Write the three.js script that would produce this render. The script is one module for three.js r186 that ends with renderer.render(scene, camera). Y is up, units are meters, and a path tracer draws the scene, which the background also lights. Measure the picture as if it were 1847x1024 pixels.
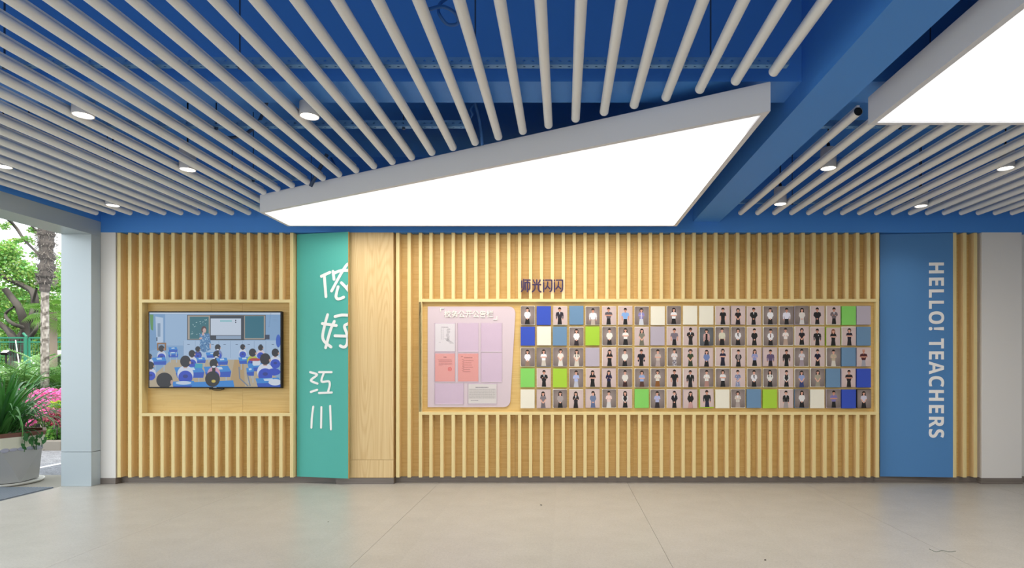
import * as THREE from 'three';
import { RoundedBoxGeometry } from 'three/addons/geometries/RoundedBoxGeometry.js';
import { TextGeometry } from 'three/addons/geometries/TextGeometry.js';
import { FontLoader } from 'three/addons/loaders/FontLoader.js';
import { mergeGeometries } from 'three/addons/utils/BufferGeometryUtils.js';
import { RectAreaLightUniformsLib } from 'three/addons/lights/RectAreaLightUniformsLib.js';

// ------------------------------------------------------------------ camera, sky, light, exposure
const W = 1847, H = 1024, FOCAL = 1050, VX = 1017, VY = 658, EYE = 1.30, EYEZ = 6.36;
const scene = new THREE.Scene();
const camera = new THREE.PerspectiveCamera(2 * Math.atan(H / 2 / FOCAL) * 180 / Math.PI, W / H, 0.05, 200);
camera.position.set(0, EYE, EYEZ);
camera.lookAt(0, EYE, 0);
camera.setViewOffset(W, H, W / 2 - VX, H / 2 - VY, W, H);       // shift lens: verticals stay upright
camera.updateProjectionMatrix();
const renderer = new THREE.WebGLRenderer({ antialias: true });
renderer.toneMapping = THREE.LinearToneMapping;
renderer.toneMappingExposure = 1.0;
renderer.shadowMap.enabled = true;
RectAreaLightUniformsLib.init();
const SKY = 2.7;                                                  // bright overcast sky
scene.background = new THREE.Color(0.90, 0.96, 1.0).multiplyScalar(SKY);
scene.environment = null;
const sun = new THREE.DirectionalLight(0xfff3dc, 4.5);            // veiled sun on the garden
sun.position.set(6, 46, 24); sun.target.position.set(-14, 0, -6); sun.castShadow = true;
sun.shadow.radius = 8; sun.shadow.mapSize.set(2048, 2048);
Object.assign(sun.shadow.camera, { left: -25, right: 25, top: 25, bottom: -25, near: 1, far: 120 });
scene.add(sun, sun.target);
const PANEL = { r: 1.0, g: 0.94, b: 0.85, glow: 1.15, nits: 3.1 };  // light panels
const SPOT = { glow: 7, candela: 1.6 };                            // downlights

// ------------------------------------------------------------------ helpers
let seed = 20240611;
const rnd = () => { seed |= 0; seed = (seed + 0x6D2B79F5) | 0; let t = Math.imul(seed ^ (seed >>> 15), 1 | seed); t = (t + Math.imul(t ^ (t >>> 7), 61 | t)) ^ t; return ((t ^ (t >>> 14)) >>> 0) / 4294967296; };
const rr = (a, b) => a + (b - a) * rnd();
const wx = (px, Z) => (px - VX) * Z / FOCAL, wy = (py, Z) => EYE - (py - VY) * Z / FOCAL, wz = (Z) => EYEZ - Z;
const at = (px, py, Z) => new THREE.Vector3(wx(px, Z), wy(py, Z), wz(Z));
const names = {};
const numbered = (n) => { const k = names[n] = (names[n] ?? -1) + 1; return k ? n + '_' + String(k).padStart(3, '0') : n; };
function metric(g, swap = false, du = 0, dv = 0) {                 // uv in metres, v along the grain
  const p = g.attributes.position, n = g.attributes.normal, uv = new Float32Array(p.count * 2);
  for (let i = 0; i < p.count; i++) {
    const ax = Math.abs(n.getX(i)), ay = Math.abs(n.getY(i)), az = Math.abs(n.getZ(i));
    let u, v;
    if (ax >= ay && ax >= az) { u = p.getZ(i); v = p.getY(i); } else if (ay >= az) { u = p.getX(i); v = p.getZ(i); if (swap) { u = p.getZ(i); v = p.getX(i); uv[2 * i] = u + du; uv[2 * i + 1] = v + dv; continue; } } else { u = p.getX(i); v = p.getY(i); }
    if (swap) [u, v] = [v, u];
    uv[2 * i] = u + du; uv[2 * i + 1] = v + dv;
  }
  g.setAttribute('uv', new THREE.BufferAttribute(uv, 2));
  return g;
}
function box(w, h, d, x = 0, y = 0, z = 0, { r = 0, swap = false, du = 0, dv = 0 } = {}) {
  let g = r ? new RoundedBoxGeometry(w, h, d, 1, r) : new THREE.BoxGeometry(w, h, d);
  if (g.index) g = g.toNonIndexed();
  metric(g, swap, du, dv); g.translate(x, y, z);
  for (const k of Object.keys(g.attributes)) if (!['position', 'normal', 'uv'].includes(k)) g.deleteAttribute(k);
  return g;
}
const span = (x0, x1, y0, y1, z0, z1, o) => box(x1 - x0, y1 - y0, z1 - z0, (x0 + x1) / 2, (y0 + y1) / 2, (z0 + z1) / 2, o);
const plain = (g) => { if (g.index) g = g.toNonIndexed(); if (!g.attributes.uv) g.setAttribute('uv', new THREE.BufferAttribute(new Float32Array(g.attributes.position.count * 2), 2)); for (const k of Object.keys(g.attributes)) if (!['position', 'normal', 'uv'].includes(k)) g.deleteAttribute(k); return g; };
const join = (a) => Array.isArray(a) ? (a.length > 1 ? mergeGeometries(a.map(plain)) : a[0]) : a;
function mesh(name, geo, mat, parent) {
  const m = new THREE.Mesh(join(geo), mat); m.name = parent ? name : numbered(name);
  m.castShadow = m.receiveShadow = true; (parent ?? scene).add(m); return m;
}
function tag(o, label, category, group) { o.userData = { ...o.userData, label, category }; if (group) o.userData.group = group; return o; }
function thing(name, label, category, [x, y, z] = [0, 0, 0], group) {
  const o = new THREE.Group(); o.name = numbered(name); o.position.set(x, y, z); scene.add(o); return tag(o, label, category, group);
}
function struct(name, geo, mat, parent) { const m = mesh(name, geo, mat, parent); if (!parent) { m.name = name; m.userData.kind = 'structure'; } return m; }
function structGroup(name) { const o = new THREE.Group(); o.name = name; o.userData.kind = 'structure'; scene.add(o); return o; }
const ONES = 'first second third fourth fifth sixth seventh eighth ninth tenth eleventh twelfth thirteenth fourteenth fifteenth sixteenth seventeenth eighteenth nineteenth twentieth'.split(' ');
const ord = (n) => n <= 20 ? ONES[n - 1] : n < 30 ? 'twenty-' + ONES[n - 21] : 'thirtieth';
function tube(pts, r, seg = 24, rad = 8) { return new THREE.TubeGeometry(new THREE.CatmullRomCurve3(pts), seg, r, rad, false); }

// periodic value noise for textures
function lattice(n) { const a = new Float32Array(n * n); for (let i = 0; i < a.length; i++) a[i] = rnd(); return (x, y) => { x = ((x % n) + n) % n; y = ((y % n) + n) % n; const i = Math.floor(x), j = Math.floor(y), f = x - i, g = y - j, s = f * f * (3 - 2 * f), t = g * g * (3 - 2 * g), i1 = (i + 1) % n, j1 = (j + 1) % n; return (a[j * n + i] * (1 - s) + a[j * n + i1] * s) * (1 - t) + (a[j1 * n + i] * (1 - s) + a[j1 * n + i1] * s) * t; }; }
function dataTex(w, h, fn, srgb = true, mirror = false) {
  const d = new Uint8Array(w * h * 4);
  for (let y = 0; y < h; y++) for (let x = 0; x < w; x++) { const c = fn(x / w, y / h), o = (y * w + x) * 4; d[o] = c[0]; d[o + 1] = c[1]; d[o + 2] = c[2]; d[o + 3] = 255; }
  const t = new THREE.DataTexture(d, w, h); t.wrapS = t.wrapT = mirror ? THREE.MirroredRepeatWrapping : THREE.RepeatWrapping; t.magFilter = THREE.LinearFilter; t.minFilter = THREE.LinearMipmapLinearFilter; t.generateMipmaps = true;
  if (srgb) t.colorSpace = THREE.SRGBColorSpace; t.needsUpdate = true; return t;
}
const n64 = lattice(64), n32 = lattice(32), n128 = lattice(128), n16 = lattice(16);
const lerp3 = (a, b, t) => [a[0] + (b[0] - a[0]) * t, a[1] + (b[1] - a[1]) * t, a[2] + (b[2] - a[2]) * t];
const clamp = (v, a = 0, b = 1) => Math.min(b, Math.max(a, v));
function woodTex(light, dark, mw, mh, { fine = 1, bands = 0.5, fleck = 0, freq = 1 } = {}) { // covers mw x mh metres, grain along v
  const t = dataTex(512, 1024, (u, v) => {
    const warp = n16(u * 16, v * 16) * 0.06;
    const fib = n128((u + warp * 0.1) * 128, v * 6) * 0.6 + n128(u * 128 * 1 + 31, v * 16 + 7) * 0.4;
    const ring = 0.5 + 0.5 * Math.sin((n16(u * 8, v * 2) * 2.2 + n16(u * 2 + 5, v * 1) * 3) * 14 * freq);
    let k = (1 - bands) * fib * fine + bands * (0.35 * fib + 0.65 * Math.pow(ring, 2.2));
    if (fleck) { const f = n64(u * 32, v * 64 + 9); if (f > 0.83) k += (f - 0.83) * fleck; }
    return lerp3(light, dark, clamp(k));
  }, true, true);
  t.repeat.set(1 / mw, 1 / mh); return t;
}
const std = (o) => new THREE.MeshStandardMaterial({ roughness: 0.6, ...o });
const lin = (r, g, b) => new THREE.Color().setRGB(r, g, b);

// ------------------------------------------------------------------ materials
const backTex = woodTex([224, 193, 126], [204, 164, 94], 0.5, 1.6, { bands: 0.42, fleck: 1.2 });
const slatTex = woodTex([235, 217, 161], [221, 197, 137], 0.4, 2.2, { bands: 0.25 });
const sideTex = woodTex([236, 211, 158], [224, 193, 138], 0.5, 2.0, { bands: 0.35, fleck: 0.8 });
const pillTex = woodTex([232, 206, 154], [208, 172, 118], 0.62, 3, { bands: 0.55, freq: 2.2 });
const greyWoodTex = woodTex([140, 130, 122], [96, 88, 82], 0.1, 1.2, { bands: 0.4 });
const vinylBump = dataTex(512, 512, (u, v) => { const k = 255 * (0.5 * n128(u * 128, v * 128) + 0.5 * n64(u * 64 + 3, v * 64)); return [k, k, k]; }, false);
vinylBump.repeat.set(2, 2);
const vinylTex = dataTex(1024, 1024, (u, v) => { const s = n128(u * 128, v * 128) * 0.5 + n128(u * 128 * 2, v * 128 * 2 + 11) * 0.5, b = n16(u * 8, v * 8), k = (s - 0.5) * 20 + (b - 0.5) * 7 + (n128(u * 128 + 50, v * 128 + 9) > 0.9 ? -9 : 0); return [181 + k, 176 + k, 167 + k].map((c) => clamp(c, 0, 255)); });
vinylTex.repeat.set(1, 1);
const asphaltTex = dataTex(512, 512, (u, v) => { const k = (n128(u * 128, v * 128) - 0.5) * 60 + (n16(u * 16, v * 16) - 0.5) * 24; return [112 + k, 114 + k, 120 + k].map((c) => clamp(c, 0, 255)); });
const M = {
  back: std({ map: backTex, roughness: 0.5 }), slat: std({ map: slatTex, roughness: 0.5 }), side: std({ map: sideTex, roughness: 0.5 }), pillar: std({ map: pillTex, roughness: 0.5 }),
  base: std({ map: greyWoodTex, roughness: 0.5 }), blue: std({ color: lin(0.066, 0.275, 0.75), roughness: 0.55 }), white: std({ color: lin(0.78, 0.755, 0.72), roughness: 0.85 }),
  floor: std({ map: vinylTex, bumpMap: vinylBump, bumpScale: 0.0004, roughness: 0.33 }), metal: std({ color: lin(0.44, 0.50, 0.53), roughness: 0.32, metalness: 0.15 }),
  tubeW: std({ color: lin(0.86, 0.865, 0.87), roughness: 0.4 }), frame: std({ color: lin(0.72, 0.73, 0.78), roughness: 0.5 }), black: std({ color: 0x08080a, roughness: 0.6 }),
  diffuser: std({ color: 0x999999, emissive: lin(PANEL.r, PANEL.g * 1.04, PANEL.b * 1.15), emissiveIntensity: PANEL.glow, roughness: 0.7 }),
  lens: std({ color: 0x999999, emissive: lin(1, 0.93, 0.82), emissiveIntensity: SPOT.glow, roughness: 0.5 }),
  lamp: std({ color: lin(0.62, 0.61, 0.62), roughness: 0.5 }), galv: std({ color: lin(0.12, 0.30, 0.60), roughness: 0.5 }), rod: std({ color: lin(0.03, 0.06, 0.13), roughness: 0.5 }),
  conduit: std({ color: lin(0.03, 0.14, 0.42), roughness: 0.5 }), teal: std({ color: lin(0.075, 0.43, 0.365), roughness: 0.6 }), tealEdge: std({ color: lin(0.46, 0.30, 0.09), roughness: 0.6 }),
  letterW: std({ color: lin(0.92, 0.895, 0.87), roughness: 0.5 }), hello: std({ color: lin(0.075, 0.23, 0.50), roughness: 0.6 }), purple: std({ color: lin(0.022, 0.010, 0.07), roughness: 0.7 }),
  pink: std({ color: lin(0.625, 0.515, 0.555), roughness: 0.45 }), acrylic: new THREE.MeshPhysicalMaterial({ color: 0xfdfbff, transmission: 1, thickness: 0, roughness: 0, ior: 1.2, specularIntensity: 0.1 }),
  asphalt: std({ map: asphaltTex, roughness: 0.95 }), concrete: std({ color: lin(0.30, 0.28, 0.24), roughness: 0.9 }), soil: std({ color: lin(0.05, 0.045, 0.025), roughness: 1 }),
};

// ------------------------------------------------------------------ room shell
const XL = -5.06, XO = -5.385, XR = 8, ZB = 9.6, CEIL = 3.57, SOFFIT = EYE + 1.448, ZBACK = -0.085;
{
  const fl = structGroup('floor');
  const edges = [XO, -3.32, -1.375, 0.70, 2.64, 4.6, 6.6, XR + 0.2];
  for (let i = 0; i + 1 < edges.length; i++) mesh('floor_sheet', span(edges[i] + (i ? 0.0012 : 0), edges[i + 1] - 0.0012, -0.12, 0, ZBACK - 0.3, ZB, { du: i * 0.37, dv: i * 0.61 }), M.floor, fl);
  mesh('subfloor', span(XO, XR + 0.2, -0.22, -0.12, ZBACK - 0.3, ZB), M.concrete, fl);
}
struct('ceiling', span(XO, XR + 0.2, CEIL, CEIL + 0.2, -0.5, ZB + 0.2), M.blue);
struct('wall_back', span(XL - 0.3, 5.6, 0, SOFFIT, -0.42, -0.105), M.white);
struct('wall_back_far', span(5.6, XR + 0.2, 0, SOFFIT, -0.62, -0.42), M.white);
struct('wall_right', span(XR, XR + 0.2, 0, CEIL, -0.42, ZB + 0.2), M.white);
struct('wall_front', [span(XO, XR + 0.2, 2.863, CEIL, ZB, ZB + 0.2), span(XO, -4.6, 0, 2.863, ZB, ZB + 0.2), span(1.4, XR + 0.2, 0, 2.863, ZB, ZB + 0.2)], M.white);   // wide entrance behind the viewer
struct('forecourt', span(-40, 40, -0.3, -0.005, ZB, 45), std({ color: lin(0.46, 0.45, 0.43), roughness: 0.9 }));
struct('wall_left_front', span(XO, XL, 0, CEIL, 7.4, ZB + 0.2), M.white);
struct('beam_back', span(XL - 0.3, XR, SOFFIT, CEIL, -0.62, 0), M.blue);
struct('beam_left', span(XO, XL, EYE + 1.563, CEIL, 0, 7.4), M.blue);
struct('beam_cross', span(XL, XR, EYE + 1.682, CEIL, wz(3.734), wz(3.456)), M.blue);
struct('beam_long', span(1.412, 1.700, EYE + 1.564, CEIL, 0, ZB), M.blue);
struct('wall_back_left', span(XL, wx(208.5, 6.36), 0.066, SOFFIT, -0.105, 0.0), M.white);
struct('baseboard_left', span(XL, wx(209, 6.36), 0, 0.066, -0.105, 0.006, { swap: true }), M.base);
{ // wood clad pillar beside the teal panel, with its joint near the floor
  const p = structGroup('pillar_wood'), x0 = wx(607, 6.36), x1 = wx(709.5, 6.36);
  mesh('cladding_panel', span(x0, x1, 0.265, SOFFIT, -0.105, 0, { r: 0.002, du: 0.31, dv: 1.5 }), M.pillar, p);
  mesh('cladding_panel', span(x0, x1, 0.068, 0.2625, -0.105, 0, { r: 0.002, du: 0.31, dv: 0.9 }), M.pillar, p);
  struct('baseboard_pillar', span(x0 - 0.004, x1 + 0.005, 0, 0.066, -0.105, 0.006, { swap: true, du: 0.2 }), M.base);
}
{
  const x0 = wx(1771, 6.36), x1 = wx(1843, 6.36);
  struct('pillar_white', span(x0, x1, 0.066, SOFFIT, -0.105, 0), M.white);
  struct('baseboard_right', span(x0 - 0.006, x1 + 0.006, 0, 0.066, -0.105, 0.006, { swap: true, du: 0.5 }), M.base);
}
struct('baseboard_back_left', span(wx(209, 6.36), wx(607, 6.36) - 0.004, 0, 0.068, -0.105, -0.08, { swap: true, dv: 0.4 }), M.base);
struct('baseboard_back', span(wx(709.5, 6.36) + 0.005, wx(1771, 6.36) - 0.006, 0, 0.068, -0.105, -0.08, { swap: true, dv: 0.7 }), M.base);
struct('baseboard_far', span(wx(1843, 6.36) + 0.006, 5.6, 0, 0.066, -0.105, -0.09, { swap: true, dv: 0.3 }), M.base);
{ // grey metal portal to the garden
  const d = structGroup('door_1');
  const zc = wz(6.233), yt = EYE + 1.401, yj = wy(815, 6.233);
  mesh('column_panel', span(XO, XL, yj + 0.002, yt, 0.0, zc, { r: 0.003 }), M.metal, d);
  mesh('column_panel', span(XO, XL, 0, yj - 0.002, 0.0, zc, { r: 0.003 }), M.metal, d);
  mesh('header', span(XO, XL + 0.002, yt, EYE + 1.563, 0.0, 7.4, { r: 0.003 }), M.metal, d);
  mesh('column_panel', span(XO, XL, 0, yt, 7.15, 7.4, { r: 0.003 }), M.metal, d);
}

// ------------------------------------------------------------------ slatted wood cladding
const SY0 = 0.072, SY1 = SOFFIT - 0.003, SW = 0.036;
const slatGeos = {};
function slat(parent, px, y0 = SY0, y1 = SY1, w = SW) {
  const x = wx(px, 6.36), key = [y0, y1, w].map((v) => v.toFixed(3)).join();
  const variants = slatGeos[key] ??= [0, 1, 2].map((i) => [box(w, y1 - y0, 0.006, 0, 0, 0.0825, { r: 0.0015, du: i * 0.13, dv: i * 0.71 }), box(w, y1 - y0, 0.0795, 0, 0, 0.03975, { du: i * 0.17, dv: i * 0.53 })]);
  const [front, body] = variants[Math.floor(rnd() * 3)];
  const m = new THREE.Mesh(body, M.side); m.name = 'slat'; m.position.set(x, (y0 + y1) / 2, ZBACK); m.castShadow = m.receiveShadow = true; parent.add(m);
  const e = new THREE.Mesh(front, M.slat); e.name = 'edge_band'; e.castShadow = e.receiveShadow = true; m.add(e);
}
function backing(parent, px0, px1, y0, y1, cuts = []) {
  const xs = [wx(px0, 6.4), ...cuts.map((c) => wx(c, 6.445)), wx(px1, 6.4)];
  for (let i = 0; i + 1 < xs.length; i++) mesh('backing_panel', span(xs[i] + (i ? 0.001 : 0), xs[i + 1] - 0.001, y0, y1, ZBACK - 0.019, ZBACK, { swap: true, du: i * 0.23 + y0 * 0.3, dv: i * 0.4 + px0 * 0.01 }), M.back, parent);
}
const niche = (parent, px0, px1, py0, py1, depth, cutsBelow = []) => {  // outer pixel box at the slat front plane
  const n = new THREE.Group(); n.name = 'niche'; parent.add(n);
  const x0 = wx(px0, 6.36), x1 = wx(px1, 6.36), y1 = wy(py0, 6.36), y0 = wy(py1, 6.36), t = 0.033;
  mesh('niche_board', span(x0, x1, y1 - t, y1, ZBACK, 0.001, { r: 0.0015, swap: true, du: 0.1 }), M.slat, n);
  mesh('niche_board', span(x0, x1, y0, y0 + t, ZBACK, 0.001, { r: 0.0015, swap: true, du: 0.2 }), M.slat, n);
  mesh('niche_board', span(x0, x0 + t, y0 + t, y1 - t, ZBACK, 0.0005, { r: 0.0015 }), M.slat, n);
  mesh('niche_board', span(x1 - t, x1, y0 + t, y1 - t, ZBACK, 0.0005, { r: 0.0015, du: 0.2 }), M.slat, n);
  const xs = [x0 + t, ...cutsBelow.map((c) => wx(c, 6.44)), x1 - t];
  for (let i = 0; i + 1 < xs.length; i++) mesh('niche_back', span(xs[i] + (i ? 0.0008 : 0), xs[i + 1] - 0.0008, y0 + t, y1 - t, ZBACK - (depth < 0.08 ? 0 : 0.019), -depth, { swap: true, du: 0.13 + i * 0.2, dv: i * 0.31 }), M.back, n);
  return { x0: x0 + t, x1: x1 - t, y0: y0 + t, y1: y1 - t };
};
{ // left bay with the television
  const c = thing('slat_cladding', 'slatted light wood wall cladding around the television recess, left of the teal panel', 'wall cladding');
  const tN = wy(540, 6.36), bN = wy(750.4, 6.36);
  for (let k = 0; k < 17; k++) { const px = 214.5 + 19.47 * k; if (k < 2 || k === 16) slat(c, px); else { slat(c, px, tN, SY1); slat(c, px, SY0, bN); } }
  backing(c, 209, 536, tN - 0.01, SY1, [371.5]); backing(c, 209, 536, SY0 - 0.004, bN + 0.01, [371.5]);
  mesh('backing_panel', span(wx(209, 6.4), wx(250, 6.4), bN + 0.01, tN - 0.01, ZBACK - 0.019, ZBACK, { swap: true, du: 0.4 }), M.back, c);
  niche(c, 250.7, 527.5, 540, 750.4, 0.085, [381, 437.3]);
}
{ // centre bay with the display
  const c = thing('slat_cladding', 'long slatted light wood wall cladding around the photo display recess', 'wall cladding');
  const tN = wy(538.8, 6.36), bN = wy(748, 6.36), list = [717.4, 737.8, 758.2, 777.2, 796.9, 817.4, 837, 858.2, 878, 897.6];
  for (let k = 0; k < 34; k++) list.push(917.6 + 19.68 * k);
  list.forEach((px, i) => { if (i < 3) slat(c, px); else if (px < 1578) { slat(c, px, tN, SY1); slat(c, px, SY0, bN); } });
  slat(c, 1582.8, tN, SY1); slat(c, 1582.8, SY0, bN);
  backing(c, 710.5, 1600, tN - 0.01, SY1, [929, 1142, 1356]); backing(c, 710.5, 1600, SY0 - 0.004, bN + 0.01, [929, 1142, 1356]);
  mesh('backing_panel', span(wx(710.5, 6.4), wx(756, 6.4), bN + 0.01, tN - 0.01, ZBACK - 0.019, ZBACK, { swap: true, du: 0.4 }), M.back, c);
  niche(c, 755.2, 1585.6, 538.8, 748, 0.045, []);
}
{ // right bay
  const c = thing('slat_cladding', 'narrow slatted light wood wall cladding between blue panel and white pillar', 'wall cladding');
  for (const px of [1722.3, 1740.6, 1759.7]) slat(c, px);
  backing(c, 1600, 1771, SY0 - 0.004, SY1, [1700]);
}

// ------------------------------------------------------------------ characters as raised strokes
function strokes(list, w, t, clipX = Infinity) {                   // list of polylines of [x, y] in metres
  const g = []; let lift = 0;
  for (const l of list) for (let i = 0; i < l.length; i++) {
    lift += 0.00006;
    const [x, y] = l[i], c = new THREE.CylinderGeometry(w / 2, w / 2, t, 16).rotateX(Math.PI / 2).translate(x, y, t / 2 + lift); g.push(plain(c));
    if (i + 1 < l.length) { const [x1, y1] = l[i + 1], L = Math.hypot(x1 - x, y1 - y); g.push(plain(new THREE.BoxGeometry(L, w, t).rotateZ(Math.atan2(y1 - y, x1 - x)).translate((x + x1) / 2, (y + y1) / 2, t / 2 + lift + 0.00003))); }
  }
  const m = mergeGeometries(g), p = m.attributes.position;
  for (let i = 0; i < p.count; i++) if (p.getX(i) > clipX) p.setX(i, clipX);
  return m;
}
const curve = (l, n = 5) => l.length < 3 ? l : new THREE.CatmullRomCurve3(l.map(([x, y]) => new THREE.Vector3(x, y, 0)), false, 'centripetal').getPoints((l.length - 1) * n).map((p) => [p.x, p.y]);
{ // teal slanted panel with handwritten greeting
  const xa = wx(535.5, 6.415), za = -0.055, xb = wx(628, 6.296), zb = 0.064, L = Math.hypot(xb - xa, zb - za);
  const t = thing('greeting_panel', 'tall teal angled wall panel with white handwritten Chinese greeting', 'wall panel', [xa, SY0, za]);
  t.rotation.y = -Math.atan2(zb - za, xb - xa);
  const hgt = SOFFIT - SY0 - 0.008;
  mesh('panel_face', span(0, L, 0, hgt, -0.016, 0), M.teal, t);
  mesh('edge_strip', span(L - 0.001, L + 0.006, 0, hgt, -0.018, 0.0), M.tealEdge, t);
  const P = (px, py) => { const f = (px - 535.5) / 92.5, Z = 6.415 + (6.296 - 6.415) * f; return [f * L, wy(py, Z) - SY0]; };
  const ch = (ox, oy, s, w, ls) => mesh('character', strokes(ls.map((l) => curve(l.map(([x, y]) => P(ox + x / s, oy + y / s)))), w, 0.004, L), M.letterW, t);
  ch(560, 470, 14.625, 0.032, [[[298, 412], [520, 310]], [[375, 400], [418, 948]], [[603, 283], [630, 492]], [[632, 332], [740, 285], [860, 258], [1010, 257]], [[1010, 80], [965, 115], [870, 250], [570, 800]], [[740, 690], [700, 850], [685, 950], [720, 1005], [790, 1005], [885, 965]], [[828, 585], [940, 700], [1010, 790]], [[965, 705], [1010, 660]]]);
  ch(560, 560, 12.8, 0.032, [[[405, 95], [350, 290], [290, 590], [310, 680], [370, 750], [485, 840]], [[560, 250], [480, 430], [362, 855]], [[285, 300], [605, 345]], [[578, 138], [720, 105], [880, 108]], [[880, 300], [795, 355], [845, 530], [862, 640], [850, 780], [800, 838], [750, 838], [700, 812]], [[580, 582], [880, 590]]]);
  ch(520, 640, 3.938, 0.024, [[[158, 122], [207, 140], [163, 180], [210, 203]], [[163, 262], [208, 247]], [[222, 122], [310, 122]], [[256, 125], [240, 188], [292, 188], [298, 210], [285, 265]], [[222, 270], [312, 266]]]);
  ch(520, 640, 3.938, 0.023, [[[180, 367], [170, 450], [167, 515]], [[238, 370], [236, 515]], [[300, 362], [306, 527]]]);
}
const font = await new FontLoader().loadAsync('fonts/droid/droid_sans_bold.typeface.json');
{ // blue slanted panel with lettering running downwards
  const xa = wx(1587.5, 6.42), za = -0.06, xb = wx(1719.5, 6.372), zb = -0.002, L = Math.hypot(xb - xa, zb - za);
  const t = thing('lettered_panel', 'tall blue angled wall panel reading HELLO! TEACHERS in white letters downwards', 'wall panel', [xa, SY0, za]);
  t.rotation.y = -Math.atan2(zb - za, xb - xa);
  mesh('panel_face', span(0, L, 0, SOFFIT - SY0 - 0.006, -0.016, 0), M.hello, t);
  const text = 'HELLO! TEACHERS', cap = 0.155, size = cap / (font.data.glyphs.H ? 0.714 * font.data.unitsPerEm / font.data.resolution || 1 : 1);
  const probe = new TextGeometry('H', { font, size: 1, depth: 0.01, curveSegments: 4 }); probe.computeBoundingBox();
  const sz = cap / (probe.boundingBox.max.y - probe.boundingBox.min.y), unit = sz / font.data.resolution;
  const adv = [...text].map((c) => font.data.glyphs[c].ha * unit), total = adv.reduce((a, b) => a + b, 0);
  const Lpx = (px) => (px - 1587.5) / 132 * L, y0 = wy(470.5, 6.385) - SY0, y1 = wy(790.5, 6.385) - SY0, gap = ((y0 - y1) - total) / (text.length - 1);
  let y = y0;
  [...text].forEach((c, i) => {
    if (c !== ' ') mesh('letter', plain(new TextGeometry(c, { font, size: sz, depth: 0.006, curveSegments: 5 })).rotateZ(-Math.PI / 2).translate(Lpx(1675), y, 0), M.letterW, t);
    y -= adv[i] + gap;
  });
}
{ // clear sign with purple characters over the display
  const Zs = 6.352, s = 18.47, P = (x, y) => [wx(930 + x / s, Zs), wy(495 + y / s, Zs)];
  const t = thing('title_sign', 'clear acrylic title sign with dark purple Chinese characters above the photo display', 'sign', [wx(977, Zs), wy(514, Zs), 0.0045]);
  const shape = new THREE.Shape(), c = (v) => [v[0] - t.position.x, v[1] - t.position.y];
  const cx = [345, 705, 1070, 1425].map((x) => c(P(x, 0))[0]), hw = 225 / s * Zs / FOCAL, top = c(P(0, 118))[1], bot = c(P(0, 648))[1], r = 0.03;
  shape.moveTo(cx[0] - hw + r, top); for (let i = 0; i < 3; i++) { const m = (cx[i] + cx[i + 1]) / 2; shape.lineTo(m - 0.03, top); shape.quadraticCurveTo(m, top - 0.014, m + 0.03, top); }
  shape.lineTo(cx[3] + hw - r, top); shape.quadraticCurveTo(cx[3] + hw, top, cx[3] + hw, top - r); shape.lineTo(cx[3] + hw, bot + r); shape.quadraticCurveTo(cx[3] + hw, bot, cx[3] + hw - r, bot);
  for (let i = 2; i >= 0; i--) { const m = (cx[i] + cx[i + 1]) / 2; shape.lineTo(m + 0.03, bot); shape.quadraticCurveTo(m, bot + 0.014, m - 0.03, bot); }
  shape.lineTo(cx[0] - hw + r, bot); shape.quadraticCurveTo(cx[0] - hw, bot, cx[0] - hw, bot + r); shape.lineTo(cx[0] - hw, top - r); shape.quadraticCurveTo(cx[0] - hw, top, cx[0] - hw + r, top);
  mesh('backing_plate', new THREE.ExtrudeGeometry(shape, { depth: 0.003, bevelEnabled: false, curveSegments: 6 }).translate(0, 0, -0.0035), M.acrylic, t);
  const ch = (dx, ls) => mesh('character', strokes(ls.map((l) => curve(l.map(([x, y]) => c(P(x + dx, y))), 3)), 0.0138, 0.003), M.purple, t);
  const corner = (l) => l;
  ch(0, [[[205, 215], [208, 430]], [[268, 165], [266, 440], [245, 500], [195, 560]], [[310, 180], [485, 180]], [[395, 180], [390, 570]], [[320, 265], [315, 510]], [[315, 265], [470, 265]], [[470, 265], [465, 470], [440, 505]]]);
  ch(0, [[[705, 175], [705, 330]], [[595, 180], [605, 230], [650, 285]], [[815, 180], [800, 230], [760, 285]], [[575, 335], [835, 335]], [[645, 345], [645, 460], [620, 520], [560, 570]], [[760, 345], [758, 480], [790, 550], [845, 570]]]);
  for (const dx of [0, 358]) ch(dx, [[[935, 180], [935, 210]], [[935, 265], [935, 570]], [[1000, 185], [1205, 185]], [[1205, 185], [1200, 480], [1180, 540], [1145, 565]], [[1070, 245], [1065, 340], [1040, 410], [985, 480]], [[1070, 390], [1095, 425], [1145, 475]]]);
}

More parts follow.
